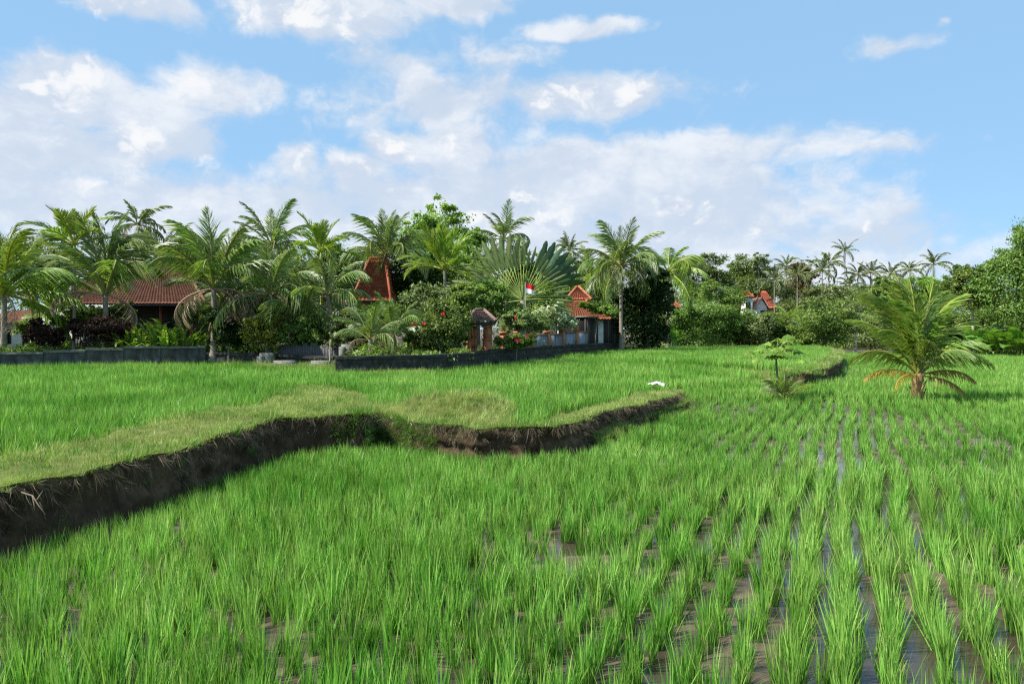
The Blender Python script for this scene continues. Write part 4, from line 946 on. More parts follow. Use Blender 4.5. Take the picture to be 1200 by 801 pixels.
def build_houses():
    # dark tiled house, far left
    Y = 57.0; x0, _, ze = U(62, 356, Y); x1 = U(243, 0, Y)[0]; zr = U(0, 308, Y + 4)[2]; cx = (x0 + x1) / 2
    root = empty('tiled_house', (cx, Y + 4, VZ)); tag(root, 'brown house under a long weathered red tile roof behind palms', 'house'); hw = (x1 - x0) / 2
    e = ze - VZ; hip_roof('roof', 'tile_old', root, -hw, hw, -4.2, 4.2, e, zr - VZ, -hw * .5, hw * .35, course=.30, tw=.24)
    mb = MB(); mb.box(-hw + 1.2, hw - .9, -2.8, 3.2, -.1, e - .12); mb.build('wall', M['brown_wall'], root)
    mb = MB(); mb.box(-hw + .4, hw - .3, -3.6, 3.6, -.1, .35); mb.build('plinth', M['concrete'], root)
    for q in (-.85, -.45, -.05, .35, .75):
        mb = MB(); mb.box(hw * q - .09, hw * q + .09, -3.5, -3.32, .352, e - .13); mb.box(hw * q - .15, hw * q + .15, -3.56, -3.26, .354, .75); mb.build('post', M['wood_carved'], root)
    for q in (-.6, -.1, .45): window(root, hw * q - .55, hw * q + .55, 1.2, 2.5, -2.81)
    mb = MB(); mb.box(hw * .2 - .5, hw * .2 + .35, -2.86, -2.803, .36, 2.4); d = mb.build('door', M['wood_carved'], root); mb = MB(); mb.box(hw * .2 + .18, hw * .2 + .24, -2.93, -2.862, 1.3, 1.42); mb.build('handle', M['metal'], d)
    # white lean-to, far left
    Y = 53.0; x0 = U(-14, 0, Y)[0]; x1 = U(46, 0, Y)[0]; root = empty('white_outbuilding', ((x0 + x1) / 2, Y, VZ)); tag(root, 'small white plastered outbuilding with dark opening at the far left', 'building'); hw = (x1 - x0) / 2; zt = U(0, 378, Y)[2] - VZ
    mb = MB(); mb.box(-hw, hw, 0, 3, -.1, zt); mb.build('wall', M['white_wall'], root)
    slope_mb = MB(); slope(slope_mb, (-hw - .3, -.7, zt - .05), (hw + .2, -.7, zt - .05), (hw + .2, 3.3, zt + .9), (-hw - .3, 3.3, zt + .9)); slope_mb.build('roof', M['tile_old'], root)
    mb = MB(); mb.box(hw * .35, hw * .62, -.04, -.003, -.05, zt * .8); mb.build('doorway', M['dark_void'], root); window(root, -hw * .5, -hw * .1, zt * .35, zt * .8, -.004, 'wood_dark')
    # sheet roofed shelter
    Y = 52.0; x0 = U(44, 0, Y)[0]; x1 = U(134, 0, Y)[0]; root = empty('open_shelter', ((x0 + x1) / 2, Y, VZ)); tag(root, 'open shelter with pale grey sheet roof between the left palms', 'shelter'); hw = (x1 - x0) / 2; zf = U(0, 383, Y)[2] - VZ; zb = U(0, 357, Y + 2.5)[2] - VZ
    V, f = [], []; m = 60
    for i in range(m + 1):
        X = -hw + 2 * hw * i / m; h = .03 * math.sin(i * math.pi / 1.5); t_ = .25 * max(0, -X / hw); V += [(X, -1.2, zf + h + .55 * (1 + X / hw) * .4), (X, 2.4, zb + h)]
    f = [(2 * i, 2 * i + 2, 2 * i + 3, 2 * i + 1) for i in range(m)]; mb = MB(); mb.add(V, f); mb.add([(a, b, c - .04) for a, b, c in V], f); mb.build('roof', M['awning'], root)
    for q in (-.92, 0, .92):
        for yy in (-1.05, 2.2): mb = MB(); mb.box(hw * q - .06, hw * q + .06, yy, yy + .12, -.1, (zf if yy < 0 else zb) - .06 + (.2 if q >= 0 and yy < 0 else 0)); mb.build('post', M['bark_pale'], root)
    mb = MB(); mb.box(-hw + .1, hw - .1, 2.35, 2.45, -.1, zb - .2); mb.build('back_wall', M['white_wall'], root)
    # red pyramid roofed pavilion in the middle
    Y = 64.0; x0 = U(412, 0, Y)[0]; x1 = U(458, 0, Y)[0]; cx = (x0 + x1) / 2; hw = (x1 - x0) / 2; zt = U(0, 304, Y + hw)[2] - VZ; ze = U(0, 352, Y)[2] - VZ
    root = empty('tall_pavilion', (cx, Y + hw, VZ)); tag(root, 'pavilion with steep red tiled roof rising among the palms', 'house')
    hip_roof('roof', 'tile_red', root, -hw, hw, -hw, hw, ze, zt, -hw * .18, hw * .62, -hw * .4, hw * .4, cap='tile_red', course=.36, tw=.3)
    mb = MB(); mb.box(-hw * .18 - .06, hw * .62 + .06, -hw * .4 - .06, hw * .4 + .06, zt + .02, zt + .16); mb.build('ridge_plate', M['tile_red'], root)
    mb = MB(); mb.box(-hw * .8, hw * .8, -hw * .8, hw * .8, -.1, ze - .13); mb.build('wall', M['orange_brick'], root); window(root, -.7, .6, 1.2, 2.5, -hw * .8 - .005)
    # orange roofed house right of the traveller palms
    Y = 71.0; x0 = U(648, 0, Y)[0]; x1 = U(716, 0, Y)[0]; hw = (x1 - x0) / 2; ze = U(0, 374, Y)[2] - VZ
    root = empty('orange_roofed_house', ((x0 + x1) / 2, Y + 3.2, VZ)); tag(root, 'house with two-tier bright orange tile roof behind the painted wall', 'house')
    hip_roof('roof', 'tile_orange', root, -hw, hw, -3.2, 3.2, ze, U(0, 352, Y + 2)[2] - VZ, -hw * .45, hw * .2, -1.2, 1.2, cap='tile_orange')
    px0 = U(663, 0, Y + 3)[0] - (x0 + x1) / 2; px1 = U(692, 0, Y + 3)[0] - (x0 + x1) / 2; pc = (px0 + px1) / 2
    up = hip_roof('upper_roof', 'tile_red', root, px0, px1, -1.25, 1.25, U(0, 354, Y + 2)[2] - VZ + .25, U(0, 336, Y + 3.2)[2] - VZ, pc - .05, pc + .05, cap='tile_orange', course=.28)
    mb = MB(); mb.tube([(pc, 0, U(0, 338, Y + 3.2)[2] - VZ), (pc, 0, U(0, 332, Y + 3.2)[2] - VZ)], [.16, .04], 8); mb.build('finial', M['tile_red'], up)
    mb = MB(); mb.box(-hw + .7, hw - .6, -2.3, 2.4, -.1, ze - .13); mb.build('wall', M['white_wall'], root); window(root, .2, 1.5, 1.0, 2.1, -2.305); window(root, -1.9, -.7, 1.0, 2.1, -2.305)
    # dark plank shed below the orange roof
    Y = 72.5; a = W(688, 372, 70); b = W(727, 374, 76); L = math.hypot(b[0] - a[0], b[1] - a[1]); an = math.atan2(b[1] - a[1], b[0] - a[0])
    root = empty('plank_shed', (a[0], a[1], VZ), an); tag(root, 'dark plank walled shed at the field corner under the big palm', 'shed'); h = a[2] - VZ; k = 15
    for i in range(k):
        mb = MB(); mb.box(i * L / k + .008, (i + 1) * L / k - .008, 0, .05, .1, h - random.uniform(0, .12), j=.006); mb.build('plank', M['wood'] if i % 3 == 0 else M['wood_dark'], root)
    for q in (0, .5, 1): mb = MB(); mb.box(L * q - .09, L * q + .09, .06, .24, -.1, h); mb.build('post', M['wood_dark'], root)
    mb = MB(); mb.box(-.2, L + .2, -.35, 3.2, h + .02, h + .12); mb.build('roof', M['awning'], root); mb = MB(); mb.box(0, L, .3, 3, -.1, h - .02); mb.build('back', M['dark_void'], root)
    # flag on a pole
    Y = 55.2; x, y, z = U(615.5, 332, Y); root = empty('flag', (x, y, VZ)); tag(root, 'red and white flag on a thin pole before the fan palm', 'flag'); H = z - VZ
    mb = MB(); mb.tube([(0, 0, -.1), (0, 0, H + .1)], [.03, .022], 6); mb.build('pole', M['metal'], root)
    w, hh = .62, .33
    for nm, zz, mt in (('red_band', H - hh, 'flag_red'), ('white_band', H - 2 * hh, 'flag_white')):
        V, f = [], []; m = 10
        for i in range(m + 1):
            u = i / m; V += [(.03 + w * u, .10 * math.sin(u * 7) * u, zz - .16 * u), (.03 + w * u, .10 * math.sin(u * 7 + .5) * u, zz + hh - .16 * u)]
        mb = MB(); f = [(2 * i, 2 * i + 2, 2 * i + 3, 2 * i + 1) for i in range(m)]; mb.add(V, f); mb.add([(a, b + .006, c) for a, b, c in V], f); mb.build(nm, M[mt], root, smooth=True)
    # far white house with tower
    Y = 150.0; s = Y / F; x, y, _ = U(891, 0, Y); zb = U(0, 372, Y)[2]; root = empty('distant_house', (x, y, 0)); tag(root, 'distant white house with red roof seen over the hedge', 'house'); ze = U(0, 360, Y)[2]; zt = U(0, 347, Y)[2]
    mb = MB(); mb.box(-5 * s, 8 * s, 0, 5, zb - 2, ze); mb.add([(-5 * s, 0, ze), (8 * s, 0, ze), (1.2 * s, 0, zt - .5)], [], [(0, 1, 2)]); mb.build('wall', M['white_wall'], root)
    mb = MB(); slope(mb, (10 * s, -.6, ze - .3), (10 * s, 6, ze - .3), (1.2 * s, 6, zt - .2), (1.2 * s, -.6, zt - .2), .5, .5); slope(mb, (-7 * s, 6, ze - .3), (-7 * s, -.6, ze - .3), (1.2 * s, -.6, zt - .2), (1.2 * s, 6, zt - .2), .5, .5); mb.build('gable_roof', M['tile_dim'], root)
    rx0, rx1 = 2 * s, 22 * s; mb = MB(); slope(mb, (4 * s, 1.0, ze - .1), (rx1, 1.0, ze - .1), (15 * s, 4.5, zt + 1.2), (8 * s, 4.5, zt + 1.2), .5, .5); slope(mb, (rx1, 8, ze - .1), (4 * s, 8, ze - .1), (8 * s, 4.5, zt + 1.2), (15 * s, 4.5, zt + 1.2), .5, .5); slope(mb, (rx1, 1.0, ze - .1), (rx1, 8, ze - .1), (15 * s, 4.5, zt + 1.2), (15 * s, 4.5, zt + 1.2), .5, .5); mb.build('main_roof', M['tile_bright'], root)
    mb = MB(); mb.box(5 * s, 20 * s, 1.8, 7.4, zb - 2, ze - .15); mb.build('main_wall', M['white_wall'], root); window(root, 0, 1.6, ze - 1.9, ze - .6, -.01); window(root, 12 * s, 12 * s + 1.4, ze - 1.7, ze - .5, 1.79)
    Y = 146.0; s = Y / F; x, y, _ = U(875, 0, Y); root = empty('white_tower', (x, y, 0)); tag(root, 'square white water tower with red pyramid roof beside the distant house', 'tower'); zt = U(0, 348, Y)[2]; hw = 5.2 * s
    mb = MB(); mb.box(-hw, hw, -hw, hw, 0, zt - .02); mb.build('wall', M['white_wall'], root); hip_roof('roof', 'tile_red', root, -hw * 1.3, hw * 1.3, -hw * 1.3, hw * 1.3, zt, U(0, 341, Y)[2], -.05, .05, cap='tile_red', course=.4, tw=.4)
    window(root, -hw * .55, hw * .55, zt - 2.3, zt - 1.0, -hw - .005)
    Y = 130.0; s = Y / F; x, y, _ = U(790, 0, Y); root = empty('distant_hut', (x, y, 0)); tag(root, 'small distant hut with faded orange roof above the hedge', 'hut'); ze = U(0, 360, Y)[2]
    mb = MB(); mb.box(-7 * s, 7 * s, 0, 3, 0, ze - .1); mb.build('wall', M['white_wall'], root); hip_roof('roof', 'tile_orange', root, -9 * s, 9 * s, -.6, 3.6, ze, U(0, 354, Y)[2], -4 * s, 4 * s, cap='tile_orange', course=.4, tw=.4)
build_houses()

# ------------------------------------------------------------------ palms of the village
P_ = palm
P_('yellowish coconut palm cut by the left picture edge', 4, 46.5, 345, 5.2, 20, 'light', emin=-30, emax=86, dead=3, tr=.2)
P_('broad leaved areca palm with green crownshaft at the left', 86, 47.5, 304, 3.0, 13, 'areca', tr=.11, emin=-5, emax=86, shaft=1.0, name='areca_palm', trunk='bark_palm', thin=1.15)
P_('upright coconut palm standing before the long tiled roof', 123, 48.5, 345, 6.0, 17, 'coco', emin=12, emax=88, tr=.2, dead=3)
P_('tall thin palm with hanging dead frond behind the tiled house', 160, 66, 263, 3.2, 13, 'far', tr=.1, emin=-45, emax=70, dead=2)
P_('drooping coconut palm behind the tiled roof', 184, 67, 305, 4.2, 18, 'coco', emin=-30, emax=84, dead=3, lean=.6)
P_('big dense coconut palm with dark crown right of the tiled roof', 250, 47.5, 338, 5.0, 23, 'coco', emin=8, emax=88, tr=.2, dead=6)
P_('slender coconut palm rising behind the drooping crowns', 318, 57, 288, 3.8, 19, 'coco', emin=-40, emax=86)
P_('low shaggy coconut palm with many dead fronds above the plank fence', 316, 48, 345, 4.1, 19, 'coco', emin=-40, emax=86, dead=9, tr=.18)
P_('yellow stemmed areca palm with bright crown', 376, 50, 308, 2.7, 14, 'areca', tr=.10, emin=-15, emax=86, shaft=.8, name='areca_palm', trunk='yshaft', thin=1.15)
P_('ragged coconut palm between yellow areca and steep red roof', 384, 48, 345, 3.4, 15, 'coco', emin=-15, emax=86, dead=5)
P_('coconut palm with arching crown above the steep red roof', 452, 66, 300, 4.8, 22, 'coco', emin=-30, emax=86)
P_('stout areca palm with pale trunk before the round green tree', 521, 58, 316, 3.9, 24, 'areca', tr=.15, emin=-15, emax=88, name='areca_palm', thin=.8)
P_('feathery coconut palm behind the traveller palms', 590, 76, 281, 3.8, 18, 'coco', emin=-45, emax=84)
P_('dark distant palm between fan palm and big coconut', 667, 115, 293, 3.4, 16, 'far', emin=-40, emax=80, tr=.13)
P_('tall coconut palm above the dark plank shed', 728, 73, 312, 4.9, 27, 'coco', emin=-48, emax=88, tr=.2, dead=3, nuts=5)
P_('pale drooping coconut palm right of the dark tree', 783, 82, 319, 4.8, 19, 'light', emin=-58, emax=62, tr=.14, dead=1)
P_('leaning pale coconut palm left of the tall palm', 694, 82, 330, 4.4, 18, 'light', emin=-35, emax=78, tr=.14)
P_('low young coconut palm by the curving wall', 434, 43, 398, 2.3, 13, 'coco', emin=5, emax=86, tr=.16, dead=3)
P_('young palm with a brown broken frond left of the shrubs', 462, 45, 392, 2.6, 13, 'coco', emin=5, emax=86, tr=.14, dead=4)
P_('small palm sapling behind the white outbuilding', 62, 50, 376, 3.0, 11, 'areca', emin=5, emax=84, tr=.10)
P_('bushy young palm under the low shaggy crown', 352, 47.5, 374, 3.2, 16, 'coco', emin=-12, emax=86, tr=.12, dead=2)
P_('leafy young palm under the big dense crown', 262, 49.5, 368, 2.8, 12, 'coco', emin=5, emax=84, tr=.12, dead=3)
fan_palm("bright fan of a traveller's palm with pale yellow heart", 612, 57, 352, 3.9, 34, 'fan', face=R(4), pet=.60, wid=.028)
fan_palm("large arching traveller's palm behind the bright fan", 592, 66, 345, 5.0, 13, 'fan', face=R(-8), a0=62, a1=182, pet=.38, wid=.055, petm='shaft')
fan_palm("dark green traveller's palm leaning out right of the fan", 626, 68, 340, 4.7, 8, 'fan_dark', face=R(6), petm='shaft', a0=12, a1=80, pet=.3, wid=.075)

# ------------------------------------------------------------------ trees and shrubs of the village
T = tree
T('broadleaf_tree', 'round bright green tree rising behind the stout areca palm', 'tree', 515, 74, [(512, 262, 30, 24), (490, 285, 28, 26), (538, 288, 24, 28), (520, 310, 40, 24)], 9000, .34, 'leaf_bright', trunk_r=.25)
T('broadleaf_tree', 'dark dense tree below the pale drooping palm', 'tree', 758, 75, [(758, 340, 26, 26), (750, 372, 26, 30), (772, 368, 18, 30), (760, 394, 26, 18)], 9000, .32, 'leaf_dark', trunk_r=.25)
T('broadleaf_tree', 'grey green tree behind the left palms', 'tree', 45, 72, [(30, 300, 40, 24), (70, 310, 36, 24), (10, 325, 50, 25)], 7000, .32, 'leaf_olive', trunk_r=.2)
T('broadleaf_tree', 'dark tree filling the gap right of the tiled roof', 'tree', 285, 68, [(270, 320, 34, 26), (310, 310, 36, 26), (345, 325, 34, 28), (225, 300, 30, 20), (300, 350, 50, 24)], 8000, .32, 'leaf_mid', trunk_r=.2)
T('broadleaf_tree', 'green tree behind the yellow stemmed areca', 'tree', 395, 70, [(370, 320, 34, 26), (405, 310, 30, 24), (470, 300, 30, 24), (385, 345, 40, 24)], 8000, .32, 'leaf_mid', trunk_r=.2)
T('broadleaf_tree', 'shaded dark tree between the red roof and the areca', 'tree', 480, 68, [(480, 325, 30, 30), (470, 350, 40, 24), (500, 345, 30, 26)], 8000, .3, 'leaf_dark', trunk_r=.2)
T('broadleaf_tree', 'leafy tree left of the traveller palms', 'tree', 560, 70, [(560, 305, 28, 26), (550, 335, 34, 28), (575, 350, 30, 24)], 8000, .3, 'leaf_mid', trunk_r=.2)
T('broadleaf_tree', 'leafy tree closing the view behind the bright fan', 'tree', 612, 82, [(600, 318, 22, 20), (626, 316, 22, 18), (612, 342, 30, 20), (640, 345, 18, 18)], 7000, .32, 'leaf_mid', trunk_r=.2)
T('broadleaf_tree', 'green tree mass behind the orange roof', 'tree', 668, 88, [(650, 325, 30, 20), (690, 325, 26, 18), (710, 345, 30, 22), (660, 345, 30, 18)], 7000, .34, 'leaf_mid', trunk_r=.2)
T('flowering_shrub', 'leafy shrub with red blossoms before the areca palm', 'shrub', 512, 45.5, [(500, 385, 26, 20), (525, 380, 26, 24), (512, 400, 30, 14)], 7000, .20, 'leaf_mid', trunk_r=.06, flowers=(9, .16, 'flower_red'))
T('garden_shrub', 'tall bright shrub beside the orange gate', 'shrub', 533, 46.5, [(533, 372, 16, 20), (532, 395, 13, 16), (545, 352, 16, 14)], 7000, .19, 'leaf_bright', trunk_r=.07)
T('garden_shrub', 'olive shrub below the stout areca trunk', 'shrub', 500, 52, [(490, 358, 30, 20), (525, 352, 30, 18), (470, 375, 24, 18)], 7000, .2, 'leaf_olive', trunk_r=.07)
T('garden_shrub', 'rounded green shrub under the large arching fan', 'shrub', 575, 55, [(570, 350, 22, 18), (585, 348, 16, 14), (556, 360, 18, 12), (596, 366, 16, 12)], 7500, .2, 'leaf_mid', trunk_r=.08)
T('garden_shrub', 'pale leafy shrub right of the orange gate', 'shrub', 608, 51, [(596, 380, 12, 12), (612, 375, 18, 13), (632, 378, 14, 12), (604, 366, 10, 8)], 5200, .18, 'leaf_olive', trunk_r=.06, flowers=(4, .14, 'flower_red'))
T('garden_shrub', 'low shrub with red flowers along the foot of the painted wall', 'shrub', 605, 48.6, [(592, 400, 12, 8), (608, 400, 12, 9), (622, 398, 8, 8)], 4000, .16, 'leaf_mid', trunk_r=.04, flowers=(4, .15, 'flower_red'), limbs=False)
T('variegated_shrub', 'silvery white leaved shrub behind the painted wall', 'shrub', 650, 61, [(648, 372, 18, 14), (662, 378, 14, 10)], 3800, .24, 'leaf_white', trunk_r=.06, flowers=(5, .18, 'flower_red'))
T('garden_shrub', 'dark shrub right of the bright fan palm', 'shrub', 640, 63, [(640, 352, 20, 20), (652, 362, 18, 14), (628, 362, 18, 14)], 6000, .22, 'leaf_mid', trunk_r=.07)
T('climbing_creeper', 'green creeper spreading over the orange roof', 'creeper', 698, 69.5, [(702, 361, 13, 5), (714, 366, 12, 7), (688, 357, 9, 4)], 6000, .2, 'leaf_bright', trunk_r=.05)
T('garden_shrub', 'yellow flecked shrub above the weedy gap', 'shrub', 312, 46.8, [(308, 385, 20, 16), (322, 392, 16, 14), (298, 396, 10, 12)], 5500, .18, 'leaf_yellow', trunk_r=.05)
T('garden_shrub', 'green shrub behind the plank fence', 'shrub', 356, 47.2, [(345, 392, 22, 14), (372, 395, 18, 13), (360, 380, 20, 12)], 6000, .2, 'leaf_mid', trunk_r=.05)
T('garden_shrub', 'maroon dark leaved bush by the white outbuilding', 'shrub', 52, 47, [(48, 392, 14, 16), (62, 396, 12, 14)], 4500, .17, 'leaf_maroon', trunk_r=.05)
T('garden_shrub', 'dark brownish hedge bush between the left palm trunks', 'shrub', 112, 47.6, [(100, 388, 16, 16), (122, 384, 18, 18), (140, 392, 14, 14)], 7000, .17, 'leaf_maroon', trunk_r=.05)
T('garden_shrub', 'shaded green bush behind the maroon hedge', 'shrub', 130, 50.5, [(112, 370, 18, 10), (138, 368, 20, 12), (150, 380, 14, 12)], 5000, .2, 'leaf_mid', trunk_r=.05)
T('garden_shrub', 'shaggy green bush below the ragged coconut palm', 'shrub', 420, 46, [(410, 380, 18, 18), (430, 392, 18, 14), (398, 395, 14, 14)], 6000, .2, 'leaf_olive', trunk_r=.06)
T('garden_shrub', 'dark bush by the short black wall', 'shrub', 268, 47, [(262, 388, 14, 16), (280, 395, 14, 14), (255, 370, 14, 12)], 5000, .2, 'leaf_dark', trunk_r=.06)
T('garden_shrub', 'pale green shrub behind the bushy young palm', 'shrub', 340, 52, [(330, 372, 20, 14), (352, 366, 18, 14), (372, 375, 16, 12)], 5500, .2, 'leaf_olive', trunk_r=.06)
T('garden_shrub', 'bright shrub between ragged palm and young palms', 'shrub', 440, 50, [(428, 372, 18, 14), (448, 366, 18, 14), (470, 372, 18, 12)], 5500, .2, 'leaf_bright', trunk_r=.06)
T('garden_shrub', 'olive shrub left of the big dense palm trunk', 'shrub', 228, 51, [(222, 372, 14, 12), (238, 366, 14, 14)], 4500, .2, 'leaf_olive', trunk_r=.06)
T('garden_shrub', 'green shrub under the left areca palm', 'shrub', 88, 50, [(78, 376, 14, 12), (94, 370, 14, 14), (30, 385, 12, 10)], 4500, .2, 'leaf_mid', trunk_r=.06)
T('garden_shrub', 'light shrub under the slender coconut', 'shrub', 290, 52, [(282, 362, 18, 14), (304, 356, 16, 14)], 4500, .2, 'leaf_olive', trunk_r=.06)
for i, (px, L, lab) in enumerate(((152, 2.4, 'bright strap leaved lily clump nearest the maroon hedge'), (172, 2.7, 'bright strap leaved lily clump under the tiled eave'), (194, 2.9, 'tallest bright strap leaved lily clump before the tiled house'), (216, 2.5, 'bright strap leaved lily clump nearest the big dense palm'))):
    broadleaf('lily_clump', lab, 'plant', px, 48.3 + .3 * (i % 2), VZ, L, 46, STRAP, 'lily clumps before the tiled house', 30, 85, .9, 0)
broadleaf('lily_clump', 'small spiky clump beside the stone gate pier', 'plant', 420, 42.5, VZ, 1.1, 22, STRAP, None, 30, 85, .35, 0)

def undergrowth():
    bl = []
    for i in range(260):
        px = rng.uniform(-40, 726); Y = np.interp(px, wl_x, wl_y) + rng.uniform(1.0, 9.0); h = rng.uniform(.35, 1.0)
        if (545 < px < 585 and Y < 50) or (300 < px < 412 and Y < 49.5): continue
        bl.append(((px - HX) / F * Y, Y, VZ + h * .4, rng.uniform(.4, 1.1), .5, h * .6))
    tag(link('undergrowth', crown_mesh('undergrowth', bl, 52000, .18, .5, 30, .3), M['leaf_mid']), 'low green ground cover between the village shrubs', 'undergrowth', kind='stuff')
undergrowth()

# ------------------------------------------------------------------ trees beyond the fields
HEDGE = 'shrubs along the far edge of the field'
hd = [(792, 91, [(790, 385, 16, 18), (806, 372, 18, 16), (800, 398, 18, 10)], 'leaf_mid', 'dark leafy hedge shrub next to the dark tree'),
      (830, 92, [(825, 368, 26, 18), (845, 380, 20, 18), (832, 395, 26, 12)], 'leaf_mid', 'domed green hedge shrub left of the distant tower'),
      (862, 93, [(858, 380, 18, 16), (872, 392, 18, 14), (850, 397, 14, 10)], 'leaf_mid', 'green hedge shrub just below the distant tower'),
      (888, 91.5, [(884, 388, 16, 14), (898, 378, 12, 14), (890, 398, 18, 8)], 'leaf_olive', 'greyish hedge shrub below the distant house'),
      (915, 92.5, [(912, 385, 16, 16), (926, 394, 14, 12), (905, 397, 12, 9)], 'leaf_mid', 'hedge shrub between distant house and round bush'),
      (968, 88, [(968, 368, 28, 20), (950, 385, 20, 18), (985, 385, 22, 18), (965, 396, 28, 10)], 'leaf_mid', 'large round glossy bush left of the young coconut palm'),
      (935, 89.5, [(930, 401, 12, 6), (945, 400, 12, 7)], 'leaf_bright', 'lowest green shrub before the large round bush'),
      (1020, 95, [(1012, 385, 18, 18), (1035, 380, 20, 20), (1025, 398, 26, 10)], 'leaf_olive', 'olive shrub behind the young coconut palm'),
      (1065, 96, [(1062, 375, 22, 20), (1085, 385, 22, 18), (1070, 398, 28, 9)], 'leaf_mid', 'shrub hidden mostly by the young coconut fronds'),
      (1110, 93, [(1105, 388, 18, 16), (1122, 396, 16, 12)], 'leaf_dark', 'dark shrub right of the young coconut palm')]
for px, Y, bl, mt, lab in hd: T('hedge_shrub', lab, 'shrub', px, Y, bl, 5500, .30, mt, z0=.3, trunk_r=.1, group=HEDGE, cr=.26)
T('rain_tree', 'flat topped spreading tree beyond the hedge', 'tree', 815, 150, [(800, 308, 22, 6), (835, 305, 20, 6), (812, 318, 28, 6), (845, 322, 18, 6), (825, 334, 30, 8), (790, 328, 20, 8)], 9000, .42, 'leaf_mid', z0=.4, trunk_r=.3, bark='bark_pale', cr=.24)
T('broadleaf_tree', 'dark round tree left of the grey one on the skyline', 'tree', 868, 160, [(868, 312, 14, 13), (862, 330, 16, 14), (878, 328, 14, 14), (872, 345, 20, 10)], 7000, .45, 'leaf_mid', z0=.4, trunk_r=.35)
T('broadleaf_tree', 'grey green feathery tree above the distant house', 'tree', 892, 158, [(888, 312, 12, 14), (900, 322, 14, 14), (886, 336, 18, 12), (905, 338, 12, 10)], 7000, .40, 'leaf_olive', z0=.4, trunk_r=.3, bark='bark_pale')
T('broadleaf_tree', 'reddish topped tree behind the slim palm', 'tree', 938, 170, [(935, 318, 14, 9), (948, 322, 10, 10), (932, 335, 20, 12), (945, 345, 16, 12)], 7000, .45, 'leaf_red', z0=.4, trunk_r=.3)
T('broadleaf_tree', 'bright tree right of the far palms', 'tree', 1075, 140, [(1088, 330, 16, 10), (1072, 336, 18, 12), (1100, 345, 20, 14), (1060, 350, 22, 12)], 7000, .42, 'leaf_bright', z0=.2, trunk_r=.3)
T('broadleaf_tree', 'small dark round tree behind the young palm', 'tree', 1037, 150, [(1037, 334, 11, 8), (1034, 342, 14, 8)], 4500, .4, 'leaf_mid', z0=.2, trunk_r=.25)
T('broadleaf_tree', 'huge green tree rising at the right picture edge', 'tree', 1205, 80, [(1212, 278, 24, 20), (1186, 308, 17, 14), (1220, 312, 40, 28), (1190, 335, 40, 26), (1235, 280, 40, 34), (1215, 365, 50, 26)], 24000, .28, 'leaf_mid', z0=.1, trunk_r=.4, cr=.2, shell=.75, cl=50)
T('broadleaf_tree', 'leaning tree before the huge green tree', 'tree', 1140, 85, [(1130, 325, 20, 14), (1150, 320, 18, 14), (1118, 338, 16, 12), (1160, 340, 18, 16), (1138, 348, 26, 14)], 9000, .32, 'leaf_mid', z0=.1, trunk_r=.16, bark='bark_pale')
T('broadleaf_tree', 'shaded undergrowth tree below the leaning one', 'tree', 1165, 92, [(1150, 375, 26, 20), (1180, 370, 26, 22), (1130, 385, 20, 16), (1195, 395, 20, 14)], 8000, .32, 'leaf_mid', z0=.1, trunk_r=.15)
T('broadleaf_tree', 'olive tree between rain tree and dark round tree', 'tree', 845, 130, [(835, 345, 22, 12), (855, 350, 22, 12), (815, 350, 20, 12)], 7000, .36, 'leaf_mid', z0=.4, trunk_r=.2)
T('bare_shrub', 'pale twiggy half bare tree left of the young palm', 'tree', 1003, 90, [(1000, 358, 12, 16), (1010, 350, 10, 14), (996, 375, 10, 12)], 900, .26, 'leaf_olive', z0=.2, trunk_r=.11, bark='bark_pale', cl=10)
T('broadleaf_tree', 'leafy tree under the tallest slender palm', 'tree', 985, 150, [(972, 344, 22, 11), (998, 350, 22, 12), (985, 360, 28, 12)], 6000, .4, 'leaf_olive', z0=.3, trunk_r=.25)
T('broadleaf_tree', 'leafy tree below the third far palm', 'tree', 1030, 156, [(1018, 346, 20, 10), (1044, 344, 18, 10), (1030, 358, 28, 12)], 6000, .4, 'leaf_mid', z0=.3, trunk_r=.25)
T('broadleaf_tree', 'grey leafy tree right of the distant house roof', 'tree', 922, 152, [(915, 348, 16, 10), (950, 350, 18, 10), (930, 358, 26, 10)], 5500, .4, 'leaf_olive', z0=.3, trunk_r=.25)
P_('slim palm standing before the reddish tree', 935, 140, 322, 3.8, 14, 'far', z0=.4, tr=.14, emin=-55, emax=75)
FP = [(922, 172, 312, 3.6, 'tiny dark palm top left of the reddish tree'), (964, 160, 318, 4.6, 'pale thick headed palm left of a tall slender one'), (972, 168, 308, 4.2, 'far palm leaning against the tall slender one'), (991, 185, 294, 3.8, 'tallest slender palm on the skyline'),
      (996, 165, 336, 3.8, 'low far palm under the tallest slender one'), (1006, 170, 322, 4.2, 'first far palm right of the tallest slender one'), (1021, 170, 320, 4.0, 'second far palm right of the tallest slender one'), (1044, 165, 322, 4.2, 'third far palm right of the tallest slender one'),
      (1067, 175, 317, 4.0, 'far palm behind the top of the young coconut'), (1095, 170, 310, 4.2, 'far palm above the bright tree'), (908, 150, 328, 4.0, 'far palm right of the grey green tree')]
for px, Y, py, L, lab in FP: P_(lab, px, Y, py, L, 14, 'far', z0=.3, tr=.15, emin=-45, emax=78, group='palms on the skyline')
P_('slender palm stem with small crown in the right wood', 1179, 84, 318, 2.6, 10, 'far', z0=.1, tr=.09, emin=-40, emax=70, trunk='bark_pale', dead=2)
P_('drooping palm in the hedge near the distant house', 925, 95, 372, 2.6, 11, 'light', z0=.3, tr=.14, emin=-55, emax=60, lean=-.9)
